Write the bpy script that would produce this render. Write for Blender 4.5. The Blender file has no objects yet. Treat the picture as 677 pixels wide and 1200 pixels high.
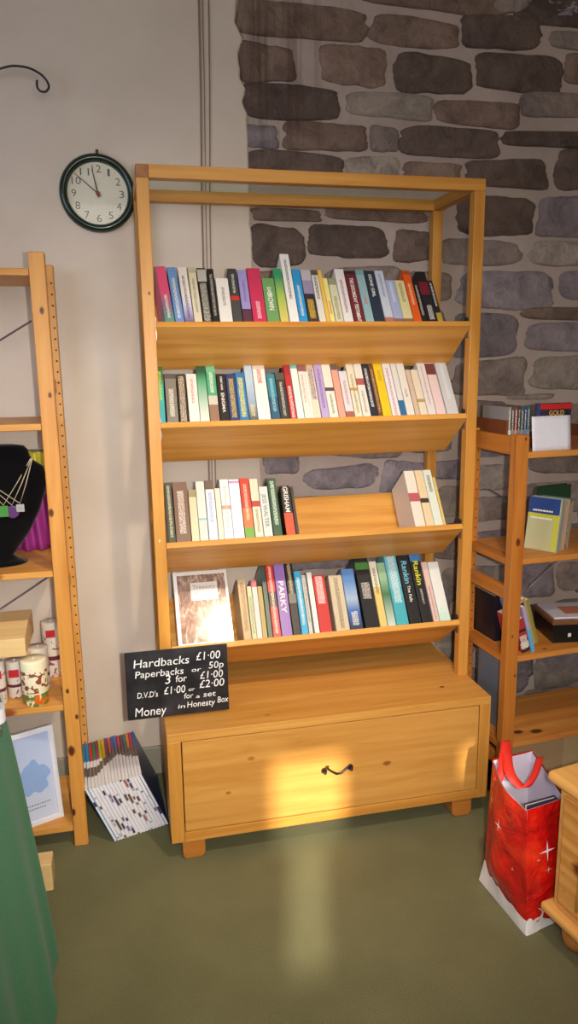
import bpy, math, random
from mathutils import Vector, Matrix, noise
R_ = random.Random(7)
PI = math.pi
scene = bpy.context.scene
COL = scene.collection

# ------------------------------------------------------------------ camera
CAM = Vector((-0.07513, -1.94241, 1.43791))
YAW, PIT, ROL, FPX = 0.22164, -0.20296, -0.01297, 864.55
FW = Vector((math.sin(YAW)*math.cos(PIT), math.cos(YAW)*math.cos(PIT), math.sin(PIT)))
_r = FW.cross(Vector((0, 0, 1))).normalized(); _u = _r.cross(FW)
RT = _r*math.cos(ROL) + _u*math.sin(ROL)
UP = -_r*math.sin(ROL) + _u*math.cos(ROL)
cd = bpy.data.cameras.new('camera'); cam = bpy.data.objects.new('camera', cd); COL.objects.link(cam)
cd.sensor_fit = 'VERTICAL'; cd.sensor_height = 36; cd.sensor_width = 36*677/1200
cd.lens = FPX/1200*36
m = Matrix((RT, UP, -FW)).transposed().to_4x4(); m.translation = CAM
cam.matrix_world = m
scene.camera = cam
def ray(u, v): return FW + RT*((u-338.5)/FPX) - UP*((v-600)/FPX)
def atY(u, v, y): d = ray(u, v); return CAM + d*((y-CAM.y)/d.y)      # where a sight line meets a real plane
def atZ(u, v, z=0.0): d = ray(u, v); return CAM + d*((z-CAM.z)/d.z)
def onP(u, v, p, n): d = ray(u, v); return CAM + d*((Vector(p)-CAM).dot(Vector(n))/d.dot(Vector(n)))

# ------------------------------------------------------------------ colour / materials
def s2l(c):
    o = []
    for x in c[:3]:
        x = x/255.0
        o.append(x/12.92 if x <= 0.04045 else ((x+0.055)/1.055)**2.4)
    return (o[0], o[1], o[2], 1)
class NT:
    def __init__(s, name, rough=0.5, spec=0.4):
        s.m = bpy.data.materials.new(name); s.m.use_nodes = True
        s.t = s.m.node_tree; s.b = s.t.nodes['Principled BSDF']
        s.b.inputs['Roughness'].default_value = rough
        s.b.inputs['Specular IOR Level'].default_value = spec
    def n(s, typ, **kw):
        x = s.t.nodes.new(typ)
        for k, v in kw.items():
            if k.startswith('_'): setattr(x, k[1:], v)
            else: x.inputs[k.replace('__', ' ')].default_value = v
        return x
    def l(s, a, b): s.t.links.new(a, b)
    def coord(s, kind='Object'):
        return s.n('ShaderNodeTexCoord').outputs[kind]
    def mapping(s, src, scale=(1, 1, 1), loc=(0, 0, 0), rot=(0, 0, 0)):
        x = s.n('ShaderNodeMapping'); x.inputs['Scale'].default_value = scale
        x.inputs['Location'].default_value = loc; x.inputs['Rotation'].default_value = rot
        s.l(src, x.inputs['Vector']); return x.outputs[0]
    def noise(s, src, scale, detail=4, rough=0.55, dist=0):
        x = s.n('ShaderNodeTexNoise', Scale=scale, Detail=detail, Roughness=rough, Distortion=dist)
        s.l(src, x.inputs['Vector']); return x.outputs['Fac']
    def ramp(s, src, stops, interp='LINEAR'):
        x = s.n('ShaderNodeValToRGB'); r = x.color_ramp; r.interpolation = interp
        while len(r.elements) < len(stops): r.elements.new(0.5)
        for e, (p, c) in zip(r.elements, stops): e.position = p; e.color = c if len(c) == 4 else s2l(c)
        s.l(src, x.inputs['Fac']); return x.outputs[0]
    def mix(s, fac, a, b, mode='MIX'):
        x = s.n('ShaderNodeMix', _data_type='RGBA', _blend_type=mode)
        for sock, v in ((x.inputs[0], fac), (x.inputs[6], a), (x.inputs[7], b)):
            if hasattr(v, 'links'): s.l(v, sock)
            else: sock.default_value = v
        return x.outputs[2]
    def math(s, op, a, b=None, c=None):
        x = s.n('ShaderNodeMath', _operation=op)
        for i, v in enumerate((a, b, c)):
            if v is None: continue
            if hasattr(v, 'links'): s.l(v, x.inputs[i])
            else: x.inputs[i].default_value = v
        return x.outputs[0]
    def xyz(s, src):
        x = s.n('ShaderNodeSeparateXYZ'); s.l(src, x.inputs[0]); return x.outputs
    def col(s, v):
        if hasattr(v, 'links'): s.l(v, s.b.inputs['Base Color'])
        else: s.b.inputs['Base Color'].default_value = v
    def bump(s, h, strength=0.3, dist=0.002):
        x = s.n('ShaderNodeBump', Strength=strength, Distance=dist); s.l(h, x.inputs['Height']); s.l(x.outputs[0], s.b.inputs['Normal'])
def plain(name, c, rough=0.5, spec=0.4, metal=0, var=0.06):
    t = NT(name, rough, spec); t.b.inputs['Metallic'].default_value = metal
    n = t.noise(t.coord(), 60, 3)
    k = 1-var
    t.col(t.mix(n, (s2l(c)[0]*k, s2l(c)[1]*k, s2l(c)[2]*k, 1), s2l([min(255, x*(1+var*.5)) for x in c])))
    return t.m
def wood(name, light, dark, axis='X', knots=(), rough=0.42, fine=1.0, contrast=1.0):
    t = NT(name, rough, 0.35); co = t.coord()
    ix = 'XYZ'.index(axis)
    sc = [14*fine]*3; sc[ix] = 1.0*fine
    v = t.mapping(co, sc)
    n1 = t.noise(v, 1.4, 5, 0.6, 1.2)
    sc2 = [180*fine]*3; sc2[ix] = 5*fine
    n2 = t.noise(t.mapping(co, sc2), 1.0, 3, 0.6)
    wv = t.n('ShaderNodeTexWave', _wave_type='RINGS', _rings_direction=axis, Scale=0.55, Distortion=9.0, Detail=3); t.l(v, wv.inputs['Vector'])
    wf = wv.outputs['Fac']
    f = t.math('ADD', t.math('MULTIPLY', n1, 0.72), t.math('MULTIPLY', wf, 0.10*contrast))
    f = t.math('ADD', f, t.math('MULTIPLY', n2, 0.22))
    c = t.ramp(f, [(0.32, dark), (0.68, light)])
    for k in knots:
        kx, ky, kz, kr = k[:4]
        s3 = [1/kr]*3; s3[ix] = 0.6/kr
        vm = t.n('ShaderNodeVectorMath', _operation='SUBTRACT'); t.l(co, vm.inputs[0]); vm.inputs[1].default_value = (kx, ky, kz)
        vs = t.n('ShaderNodeVectorMath', _operation='MULTIPLY'); t.l(vm.outputs[0], vs.inputs[0]); vs.inputs[1].default_value = s3
        vl = t.n('ShaderNodeVectorMath', _operation='LENGTH'); t.l(vs.outputs[0], vl.inputs[0])
        d = t.math('ADD', vl.outputs['Value'], t.math('MULTIPLY', t.math('SUBTRACT', n2, 0.5), 0.5))
        fk = t.ramp(d, [(0.55, (1, 1, 1, 1)), (1.0, (0, 0, 0, 1))])
        c = t.mix(fk, c, s2l(k[4] if len(k) > 4 else (92, 46, 20)))
    t.col(c); t.bump(n2, 0.15, 0.001)
    return t.m

# ------------------------------------------------------------------ mesh builder
class MB:
    def __init__(s): s.v = []; s.f = []; s.mi = []; s.cur = 0
    def add(s, vs, fs, M=None):
        o = len(s.v)
        for p in vs: s.v.append(tuple(M @ Vector(p)) if M else tuple(p))
        for f in fs: s.f.append([o+i for i in f]); s.mi.append(s.cur)
        return s
    def box(s, x0, x1, y0, y1, z0, z1, M=None):
        return s.add([(x0, y0, z0), (x1, y0, z0), (x1, y1, z0), (x0, y1, z0), (x0, y0, z1), (x1, y0, z1), (x1, y1, z1), (x0, y1, z1)],
                     [(0, 3, 2, 1), (4, 5, 6, 7), (0, 1, 5, 4), (1, 2, 6, 5), (2, 3, 7, 6), (3, 0, 4, 7)], M)
    def prism(s, poly, h0, h1, M=None):      # polygon in XY, extruded along Z
        n = len(poly)
        vs = [(p[0], p[1], h0) for p in poly]+[(p[0], p[1], h1) for p in poly]
        fs = [tuple(range(n))[::-1], tuple(range(n, 2*n))]+[(i, (i+1) % n, n+(i+1) % n, n+i) for i in range(n)]
        return s.add(vs, fs, M)
    def lathe(s, prof, seg=24, M=None, sy=1.0):
        vs = []; fs = []
        for r, z in prof:
            for k in range(seg): a = 2*PI*k/seg; vs.append((r*math.cos(a), r*sy*math.sin(a), z))
        for i in range(len(prof)-1):
            for k in range(seg):
                a, b = i*seg+k, i*seg+(k+1) % seg
                fs.append((a, b, b+seg, a+seg))
        fs.append(tuple(range(seg))[::-1]); fs.append(tuple(range((len(prof)-1)*seg, len(prof)*seg)))
        return s.add(vs, fs, M)
    def tube(s, pts, r, seg=8, M=None):
        pts = [Vector(p) for p in pts]; vs = []; fs = []; n = len(pts)
        t0 = (pts[1]-pts[0]).normalized(); ref = Vector((0, 0, 1)) if abs(t0.z) < .9 else Vector((1, 0, 0))
        u = t0.cross(ref).normalized()
        for i, p in enumerate(pts):
            t = (pts[min(i+1, n-1)]-pts[max(i-1, 0)]).normalized()
            u = (u - t*u.dot(t)).normalized(); w = t.cross(u)
            rr = r[i] if isinstance(r, (list, tuple)) else r
            for k in range(seg): a = 2*PI*k/seg; vs.append(tuple(p+u*rr*math.cos(a)+w*rr*math.sin(a)))
        for i in range(n-1):
            for k in range(seg): a, b = i*seg+k, i*seg+(k+1) % seg; fs.append((a, b, b+seg, a+seg))
        fs.append(tuple(range(seg))[::-1]); fs.append(tuple(range((n-1)*seg, n*seg)))
        return s.add(vs, fs, M)
    def grid(s, fn, nu, nv, M=None):
        vs = [fn(i/nu, j/nv) for j in range(nv+1) for i in range(nu+1)]
        fs = [(j*(nu+1)+i, j*(nu+1)+i+1, (j+1)*(nu+1)+i+1, (j+1)*(nu+1)+i) for j in range(nv) for i in range(nu)]
        return s.add(vs, fs, M)
    def mesh(s, name):
        me = bpy.data.meshes.new(name); me.from_pydata(s.v, [], s.f); me.update()
        for p, i in zip(me.polygons, s.mi): p.material_index = i
        return me
    def build(s, name, mat, parent=None, bevel=0, smooth=False, solid=0, seg=2):
        me = s.mesh(name); o = bpy.data.objects.new(name, me); COL.objects.link(o)
        for mm in (mat if isinstance(mat, (list, tuple)) else [mat]): me.materials.append(mm)
        if parent: o.parent = parent
        if smooth:
            for p in me.polygons: p.use_smooth = True
        if solid:
            b = o.modifiers.new('s', 'SOLIDIFY'); b.thickness = solid; b.offset = 0
        if bevel:
            b = o.modifiers.new('b', 'BEVEL'); b.width = bevel; b.segments = seg; b.limit_method = 'ANGLE'; b.angle_limit = math.radians(40)
        return o
LABELS = []
def tag(o, label, cat, group=None):
    o['label'] = label; o['category'] = cat; LABELS.append(label)
    if group: o['group'] = group
    return o
def thing(name, label, cat, loc=(0, 0, 0), rz=0, group=None, M=None):
    o = bpy.data.objects.new(name, None); COL.objects.link(o); o.empty_display_size = .05
    if M is not None: o.matrix_world = M
    else: o.location = loc; o.rotation_euler = (0, 0, rz)
    return tag(o, label, cat, group)
def struct(o): o['kind'] = 'structure'; return o
_dg = None
def text_mesh(body, bold=0.0, shear=0.0):
    c = bpy.data.curves.new('t', 'FONT'); c.body = body; c.size = 1; c.extrude = 0.012; c.offset = bold; c.shear = shear; c.resolution_u = 3
    o = bpy.data.objects.new('t', c); COL.objects.link(o)
    bpy.context.view_layer.update()
    me = bpy.data.meshes.new_from_object(o.evaluated_get(bpy.context.evaluated_depsgraph_get()))
    bpy.data.objects.remove(o); bpy.data.curves.remove(c)
    return me
def put_text(name, body, M, x0, x1, y0, h, mat, parent, bold=0.0, shear=0.0):
    """lettering in the local XY plane of M: fitted between x0..x1, cap height h from baseline y0"""
    me = text_mesh(body, bold, shear); me.name = name
    xs = [v.co.x for v in me.vertices]; ys = [v.co.y for v in me.vertices]
    sx = (x1-x0)/(max(xs)-min(xs)); sy = h/0.70; mn = min(xs)
    for v in me.vertices: v.co = M @ Vector((x0+(v.co.x-mn)*sx, y0+v.co.y*sy, v.co.z*0.02))
    me.materials.clear(); me.materials.append(mat)
    o = bpy.data.objects.new(name, me); COL.objects.link(o); o.parent = parent
    return o

# ------------------------------------------------------------------ shared materials
OAK_L, OAK_D = (216, 156, 74), (186, 124, 46)
PINE_L, PINE_D = (226, 166, 84), (198, 130, 54)
oak_z = wood('oak_vertical', OAK_L, OAK_D, 'Z', contrast=.6)
oak_x = wood('oak_long', OAK_L, OAK_D, 'X', contrast=.8)
oak_y = wood('oak_cross', OAK_L, OAK_D, 'Y', contrast=.6)
white_page = plain('page_paper', (236, 226, 205), 0.8, 0.1)
black_iron = plain('black_iron', (22, 18, 18), 0.35, 0.5)
def thin_clear(name, tint, refl, rough=.03):
    t = NT(name); nt = t.t; nt.nodes.remove(t.b)
    tr = nt.nodes.new('ShaderNodeBsdfTransparent'); tr.inputs[0].default_value = tint
    gl = nt.nodes.new('ShaderNodeBsdfGlossy'); gl.inputs['Roughness'].default_value = rough
    mx = nt.nodes.new('ShaderNodeMixShader'); mx.inputs[0].default_value = refl
    nt.links.new(tr.outputs[0], mx.inputs[1]); nt.links.new(gl.outputs[0], mx.inputs[2]); nt.links.new(mx.outputs[0], nt.nodes['Material Output'].inputs[0])
    return t.m
glass = thin_clear('clear_glass', (.93, .97, .95, 1), .06)
ink_w = plain('print_white', (240, 238, 228), 0.5)
ink_k = plain('print_black', (25, 25, 28), 0.5)
INK = {'w': ink_w, 'k': ink_k, 'r': plain('print_red', (190, 40, 40), .5), 'y': plain('print_yellow', (225, 225, 60), .5),
       'c': plain('print_cyan', (120, 210, 235), .5), 'g': plain('print_grey', (130, 130, 125), .5), 'gold': plain('print_gold', (200, 160, 70), .4)}

# ------------------------------------------------------------------ room shell
YW = 0.517            # face of the mortar of the far wall
t = NT('carpet_olive', 0.95, 0.05); co = t.coord()
n1 = t.noise(co, 420, 3); n2 = t.noise(co, 3.0, 3)
nf = t.math('ADD', t.math('MULTIPLY', n1, .7), t.math('MULTIPLY', n2, .3))
t.col(t.ramp(nf, [(0.3, (84, 86, 60)), (0.7, (134, 130, 96))])); t.bump(n1, 0.6, 0.003); carpet = t.m
struct(MB().box(-2.6, 3.0, -3.6, YW+.1, -.05, 0).build('floor', carpet))
pl = NT('plaster_cream', 0.85, 0.15); co = pl.coord()
a = pl.noise(co, 2.5, 5); b = pl.noise(co, 45, 4)
pl.col(pl.ramp(a, [(0.3, (196, 182, 166)), (0.7, (212, 199, 183))])); pl.bump(b, 0.12, 0.004); plaster = pl.m
struct(MB().box(-2.7, -2.6, -3.6, YW+.1, 0, 3.1).build('wall_left', plaster))
struct(MB().box(3.0, 3.1, -3.6, YW+.1, 0, 3.1).build('wall_right', plaster))
struct(MB().box(-2.7, 3.1, -3.7, YW+.1, 3.1, 3.2).build('ceiling', plaster))

# plaster skin of the far wall, ragged at its right edge
edge_px = [(276, -60), (277, 0), (275, 25), (284, 45), (279, 62), (281, 92), (288, 104), (284, 118), (289, 135), (290, 160), (291, 190), (292, 230), (293, 262), (295, 285), (296, 320),
           (298, 380), (301, 430), (303, 480), (304, 520), (306, 560), (308, 600), (311, 640), (314, 700), (318, 760), (322, 840), (326, 900)]
YP = YW-0.012
ep = [atY(u, v, YP) for u, v in edge_px]
ep = [Vector((p.x, YP, max(0, min(3.1, p.z)))) for p in ep]
fine = []
for i in range(len(ep)-1):
    for k in range(5):
        f = k/5; q = ep[i].lerp(ep[i+1], f); fine.append((q.x+0.004*noise.noise(Vector((0, 0, q.z*40))), q.z))
fine.append((ep[-1].x, 0.0))
fine[0] = (fine[0][0], 3.1)
mb = MB()
n = len(fine)
vs = []
for x, z in fine: vs += [(-2.6, YP, z), (x-.004, YP, z), (x+.001, YP+.004, z), (x+.002, YW+.01, z)]
fs = []
for i in range(n-1):
    for k in range(3): a0 = i*4+k; fs.append((a0, a0+4, a0+5, a0+1))
mb.add(vs, fs)
struct(mb.build('wall_plaster', plaster))

# rubble stone wall

ts = NT('rubble_stone', 0.85, 0.2); co = ts.coord()
at_ = ts.n('ShaderNodeVertexColor', _layer_name='tone')
a = ts.noise(co, 13, 6, .65, .6); b = ts.noise(co, 55, 6, .7)
c1 = ts.ramp(a, [(0.3, (0.62, 0.60, 0.61, 1)), (0.5, (0.98, .97, .96, 1)), (0.72, (1.4, 1.38, 1.36, 1))])
cc = ts.mix(1.0, at_.outputs['Color'], c1, 'MULTIPLY')
cc = ts.mix(ts.ramp(b, [(0.58, (0, 0, 0, 1)), (0.75, (.4, .4, .4, 1))]), cc, s2l((150, 138, 128)))
def streaks(t_, base):
    c_o = t_.coord(); sx_, sy_, sz_ = t_.xyz(c_o)
    st_n = t_.noise(t_.mapping(c_o, (34, 1, 1.6)), 1.0, 4, .6)
    mx_ = t_.math('MULTIPLY', t_.ramp(sx_, [(.30, (1, 1, 1, 1)), (.74, (0, 0, 0, 1))]), t_.ramp(t_.math('SUBTRACT', sz_, 1.5), [(.45, (0, 0, 0, 1)), (.75, (1, 1, 1, 1))]))
    m_k = t_.math('MULTIPLY', mx_, t_.ramp(st_n, [(.50, (0, 0, 0, 1)), (.62, (.75, .75, .75, 1))]))
    return t_.mix(m_k, base, s2l((84, 62, 50)))
cc = streaks(ts, cc)
ts.col(cc); ts.bump(ts.math('ADD', a, b), 0.8, 0.02); stone = ts.m
tn = NT('mortar_lime', 0.95, 0.1); co = tn.coord()
a = tn.noise(co, 4, 5); b = tn.noise(co, 70, 5)
tn.col(streaks(tn, tn.ramp(a, [(0.25, (158, 142, 132)), (0.75, (182, 167, 158))]))); tn.bump(b, 0.5, 0.006); mortar = tn.m
TONE = {'d': (108, 92, 84), 'm': (146, 132, 124), 'p': (164, 152, 141), 'b': (136, 115, 102), 'v': (144, 134, 138)}
ST = [(275, 3, 428, 44, 'b'), (280, 50, 345, 95, 'b'), (376, 52, 452, 99, 'b'), (436, 20, 538, 54, 'b'), (425, -25, 592, 11, 'b'), (541, 17, 634, 56, 'd'), (464, 64, 553, 109, 'd'),
      (560, 62, 658, 107, 'd'), (647, 37, 730, 60, 'm'), (664, 64, 740, 98, 'b'), (604, -14, 720, 30, 'd'), (284, 98, 398, 139, 'd'), (408, 108, 507, 138, 'p'), (513, 118, 608, 147, 'b'),
      (612, 108, 720, 138, 'm'), (288, 146, 326, 173, 'v'), (333, 143, 430, 176, 'b'), (434, 148, 467, 177, 'm'), (470, 149, 585, 183, 'd'), (592, 153, 700, 172, 'd'), (290, 177, 402, 208, 'd'),
      (406, 183, 468, 209, 'p'), (474, 190, 541, 210, 'b'), (548, 187, 641, 219, 'd'), (653, 176, 730, 222, 'd'), (537, 229, 627, 275, 'd'), (632, 231, 720, 277, 'v'), (519, 281, 609, 311, 'm'),
      (622, 283, 720, 311, 'p'), (540, 318, 648, 362, 'v'), (657, 317, 720, 352, 'v'), (613, 360, 720, 375, 'b'), (532, 368, 607, 418, 'v'), (618, 378, 720, 411, 'v'), (530, 422, 616, 464, 'm'),
      (626, 417, 720, 456, 'p'), (597, 462, 650, 468, 'm'), (546, 470, 592, 497, 'm'), (604, 474, 720, 500, 'm'), (297, 244, 375, 259, 'b'), (385, 243, 500, 259, 'b'), (294, 264, 357, 311, 'd'), (363, 264, 453, 301, 'd'),
      (463, 270, 507, 306, 'd'), (298, 318, 375, 350, 'b'), (384, 312, 470, 345, 'm'), (480, 318, 530, 352, 'm'), (300, 358, 400, 392, 'b'), (410, 355, 520, 395, 'm'),
      (305, 400, 385, 428, 'v'), (396, 402, 520, 432, 'm'), (303, 438, 420, 475, 'm'), (430, 440, 522, 480, 'p'), (306, 486, 372, 515, 'v'), (380, 490, 470, 536, 'm'), (479, 500, 530, 530, 'v'),
      (309, 528, 350, 556, 'v'), (359, 547, 440, 573, 'v'), (448, 541, 500, 575, 'v'), (508, 540, 545, 562, 'v'), (513, 570, 545, 606, 'p'), (556, 510, 612, 535, 'v'), (555, 545, 602, 574, 'p'),
      (620, 512, 700, 555, 'm'), (556, 582, 605, 610, 'm'), (615, 565, 730, 600, 'm'), (312, 584, 400, 625, 'v'), (408, 590, 500, 628, 'm'), (552, 620, 640, 650, 'v'), (650, 612, 730, 648, 'm'),
      (505, 615, 548, 655, 'm'), (318, 636, 420, 668, 'v'), (430, 640, 510, 672, 'v'), (520, 664, 600, 700, 'p'), (608, 660, 650, 700, 'v'), (655, 658, 740, 690, 'm'),
      (320, 680, 440, 720, 'v'), (450, 684, 530, 725, 'v'), (510, 735, 560, 770, 'p'), (570, 712, 640, 745, 'v'), (648, 702, 730, 742, 'm'), (325, 735, 430, 780, 'v'), (440, 740, 500, 790, 'v'),
      (566, 756, 625, 800, 'v'), (632, 752, 730, 795, 'v'), (520, 785, 600, 830, 'v'), (608, 806, 700, 850, 'm'), (330, 795, 430, 850, 'v'), (440, 800, 510, 850, 'v')]
mb = MB(); tones = []
x_edge = 0.335
mb.box(x_edge-.03, 3.0, YW, YW+.1, 0, 3.1)
def stone_at(cx, cz, w, h, tone, seed):
    rr = random.Random(seed); N = 44; vs = []; fs = []
    rot = rr.uniform(-.025, .025); ex = rr.uniform(4.0, 8.0); sk = rr.uniform(-.12, .12); tp = rr.uniform(-.14, .14)
    prof = [(1.03, -.003), (1.02, .003), (.985, .007), (.86, .010), (.5, .012), (0.2, .012)]
    for s_, hh in prof:
        for k in range(N):
            a = 2*PI*k/N; ca, sa = math.cos(a), math.sin(a)
            r = (abs(ca)**ex+abs(sa)**ex)**(-1/ex)
            r *= 1+.10*noise.noise(Vector((ca*1.3, sa*1.3, seed*3.7)))+.07*noise.noise(Vector((ca*3.5, sa*3.5, seed*1.7)))+.03*noise.noise(Vector((ca*9, sa*9, seed*2.7)))
            px, pz = ca*r*w/2, sa*r*h/2
            pz *= 1+tp*px/(w/2); px += sk*pz
            px, pz = px*s_, pz*s_
            X = cx+px-rot*pz; Z = cz+pz+rot*px
            d = .005*noise.noise(Vector((X*18, Z*18, 3)))+.003*noise.noise(Vector((X*45, Z*50, 9)))
            vs.append((X, YW-hh-(d if hh > 0.005 else 0), Z))
    for i in range(len(prof)-1):
        for k in range(N): p, q = i*N+k, i*N+(k+1) % N; fs.append((p, q, q+N, p+N))
    fs.append(tuple(range((len(prof)-1)*N, len(prof)*N)))
    mb.add(vs, fs)
mb.cur = 1; ranges = []
def reg(x0, x1, z0, z1, tone, seed):
    s0 = len(mb.v); stone_at((x0+x1)/2, (z0+z1)/2, x1-x0, z1-z0, tone, seed)
    base = s2l(TONE[tone]); q = random.Random(seed*5).uniform(.82, 1.18)
    ranges.append((s0, len(mb.v), (base[0]*q, base[1]*q, base[2]*q, 1)))
for i, (x0, y0, x1, y1, tn_) in enumerate(ST):
    yc = (y0+y1)/2; xc = (x0+x1)/2
    xa, xb = atY(x0, yc, YW-.01).x, atY(x1, yc, YW-.01).x
    za, zb = atY(xc, y1, YW-.01).z, atY(xc, y0, YW-.01).z
    if i == 0 or x0 < 300: xa = max(xa, x_edge+.0)
    reg(xa, xb, za, zb, tn_, i+1)
# courses beyond the frame, so that the wall carries on
z = 0.03; sd = 400
while z < 3.0:
    h = R_.uniform(.07, .12); x = (1.62 if z < 2.5 else 1.36) if z > .2 else .4
    while x < 2.95:
        w = R_.uniform(.15, .3)
        if z > 2.5 or z < .2 or x > 1.35: reg(x, min(x+w, 2.97), z, z+h, R_.choice('dmpbv'), sd)
        sd += 1; x += w+.025
    z += h+.025
z = 2.54
for k in range(5):
    x = .36
    while x < 1.3:
        w = R_.uniform(.15, .3); reg(x, min(x+w, 1.33), z, z+.08, R_.choice('dmb'), sd); sd += 1; x += w+.025
    z += .105
o = mb.build('wall_stone', [mortar, stone], smooth=False); struct(o)
me = o.data
for p in me.polygons:
    if p.material_index == 1: p.use_smooth = True
ca = me.color_attributes.new('tone', 'FLOAT_COLOR', 'POINT')
for s0, s1, c in ranges:
    for k in range(s0, s1): ca.data[k].color = c
# skirting under the plaster
skm = plain('skirting_paint', (150, 146, 128), .5)
struct(MB().box(-2.6, .33, YP-.012, YP+.001, 0, .105).build('baseboard_back', skm, bevel=.004))
# unseen wall behind the viewer; its openings are added to shape the sun patches
YB = -3.5; TE = .45; TX = .25
def back_open(x0, x1, z0, z1, y):        # where sunlight that lands on this patch comes through the wall
    L = y-YB; return (x0-TX*L, x1-TX*L, z0+TE*L, z1+TE*L)
ops = [back_open(.04, .225, .60, .752, .2), back_open(.30, .52, .0, .285, 0), back_open(.35, .46, -.21, .0, 0), back_open(.91, .965, .14, .25, 0)]
def wall_with_holes(ops, x0, x1, z0, z1):
    xs = sorted({x0, x1, *[o[0] for o in ops], *[o[1] for o in ops]}); zs = sorted({z0, z1, *[o[2] for o in ops], *[o[3] for o in ops]})
    mb = MB()
    for i in range(len(xs)-1):
        for j in range(len(zs)-1):
            cx, cz = (xs[i]+xs[i+1])/2, (zs[j]+zs[j+1])/2
            if any(o[0] < cx < o[1] and o[2] < cz < o[3] for o in ops): continue
            mb.box(xs[i], xs[i+1], YB-.02, YB, zs[j], zs[j+1])
    return mb
struct(wall_with_holes(ops, -2.7, 3.1, 0, 3.1).build('wall_front', plaster))

# thin cables running down the plaster
cab = plain('grey_cable', (138, 118, 106), .6)
for i, (pts, r, lab) in enumerate([
    ([(232.5, -20), (234.5, 100), (237.2, 250), (241, 420), (244.5, 560), (247.2, 660), (252, 800)], .0032, 'thickest grey-brown cable running down the plaster wall, leftmost of the cables'),
    ([(236.5, -20), (238.8, 100), (241.6, 250), (245, 420), (248, 560), (251, 660), (256, 800)], .0016, 'thin cable on the plaster wall, middle one between two others'),
    ([(244, -20), (245, 100), (246.3, 250), (249, 420), (252, 560), (254.5, 660), (259, 800)], .0022, 'rightmost cable on the plaster wall, nearest the stone')]):
    P = [atY(u, v, YP-.004) for u, v in pts]
    P.append(Vector((P[-1].x, P[-1].y, .106)))
    P = [Vector((p.x+.0015*math.sin(k*2.1), p.y, p.z)) for k, p in enumerate(P)]
    tag(MB().tube(P, r, 6).build('cable', cab, smooth=True), lab, 'cable')

# ------------------------------------------------------------------ the tall bookcase
H, CT, CB, PF, DD, TW = 1.947, .4058, .0605, .1663, .4925, .0333
bc = thing('bookcase', 'tall open oak bookcase with slanted shelves over a wide drawer base', 'bookcase', (0, 0, 0))
def P_(mb, name, mat, par=bc, bev=.0015): return mb.build(name, mat, par, bevel=bev)
postm = wood('oak_post', OAK_L, OAK_D, 'Z', [(.02, PF, 1.62, .004), (.015, PF, .93, .003, (235, 215, 180))], contrast=.4)
for x0, y0 in ((0, PF), (1-TW, PF), (0, DD-TW), (1-TW, DD-TW)):
    P_(MB().box(x0, x0+TW, y0, y0+TW, CT, H-TW if True else H), 'post', postm)
endg = wood('oak_end_grain', (170, 112, 58), (140, 88, 44), 'Y', contrast=.3)
P_(MB().box(TW, 1, PF, PF+TW, H-TW, H), 'front_rail', oak_x)
P_(MB().box(0, TW, PF, PF+TW, H-TW, H), 'corner_block', endg)
P_(MB().box(0, 1, DD-TW, DD, H-TW, H), 'rear_rail', oak_x)
for x0 in (0, 1-TW): P_(MB().box(x0, x0+TW, PF+TW, DD-TW, H-TW, H), 'side_rail', oak_y)
MB().box(TW, 1-TW, PF+TW, DD-TW, H-.012, H-.004).build('glass_top', glass, bc)
CA, SA = .795, .606
SX0, SX1, SY = .0345, .9665, .1743
SH = [1.5463, 1.2706, .9212, .5999]
shm = wood('oak_shelf', (220, 160, 78), (190, 126, 48), 'X', contrast=1.8)
TH = .018
for s in SH:
    # L shaped in section: seat board falling to the back, back board rising from it
    L1, L2 = .176, .212
    def q(a, b): return (SY+CA*a+SA*b, s-SA*a+CA*b)     # a along seat, b up the back
    sec = [q(0, 0), q(L1-.0, 0), q(L1, L2), q(L1+TH, L2), q(L1+TH, -TH), q(0, -TH)]
    M = Matrix(((0, 0, 1, 0), (1, 0, 0, 0), (0, 1, 0, 0), (0, 0, 0, 1)))
    sh = MB().prism([(y, z) for y, z in sec], SX0, SX1, M).build('slanted_shelf', shm, bc, bevel=.001)
    for x in (SX0-.0008, SX1-.0012):
        MB().box(x, x+.002, SY+.004, SY+.03, s-.05, s+.012).build('shelf_bracket', plain('steel_bracket', (120, 118, 115), .35, metal=.8), sh)
# drawer base
basem = wood('oak_base', (218, 162, 84), (192, 132, 58), 'X', [(.47, 0, .24, .006), (.66, 0, .225, .010, (150, 90, 40)), (.24, 0, .30, .008, (176, 110, 50)), (.17, .0, .20, .006, (165, 100, 45))], contrast=.7)
D1, D0 = .0405, .9625
P_(MB().box(0, 1, 0, DD, CT-.026, CT), 'top_board', wood('oak_top', (220, 164, 84), (192, 132, 56), 'X', [(.88, .10, CT, .006), (.3, .05, CT, .007, (176, 112, 52))], contrast=.9))
P_(MB().box(0, D1-.0015, 0, DD, CB, CT-.0262), 'side_panel', oak_z)
P_(MB().box(D0+.0015, 1, 0, DD, CB, CT-.0262), 'side_panel', oak_z)
P_(MB().box(D1-.0013, D0+.0013, 0, DD, CB, CB+.031), 'bottom_board', oak_x)
P_(MB().box(D1, D0, DD-.012, DD-.002, CB+.031, CT-.027), 'back_panel', oak_x)
dr = P_(MB().box(D1+.0015, D0-.0015, 0.001, .022, CB+.034, CT-.029), 'drawer_front', basem)
foot_m = wood('oak_foot', (196, 128, 58), (168, 102, 40), 'X', contrast=.5)
hp = [atY(u, v, -.012) for u, v in ((380, 903), (384, 901), (388, 904), (394, 907), (400, 906), (405, 901), (409.5, 898.5))]
hm = MB().tube(hp, [.004, .0035, .003, .0035, .003, .0035, .004], 8)
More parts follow.
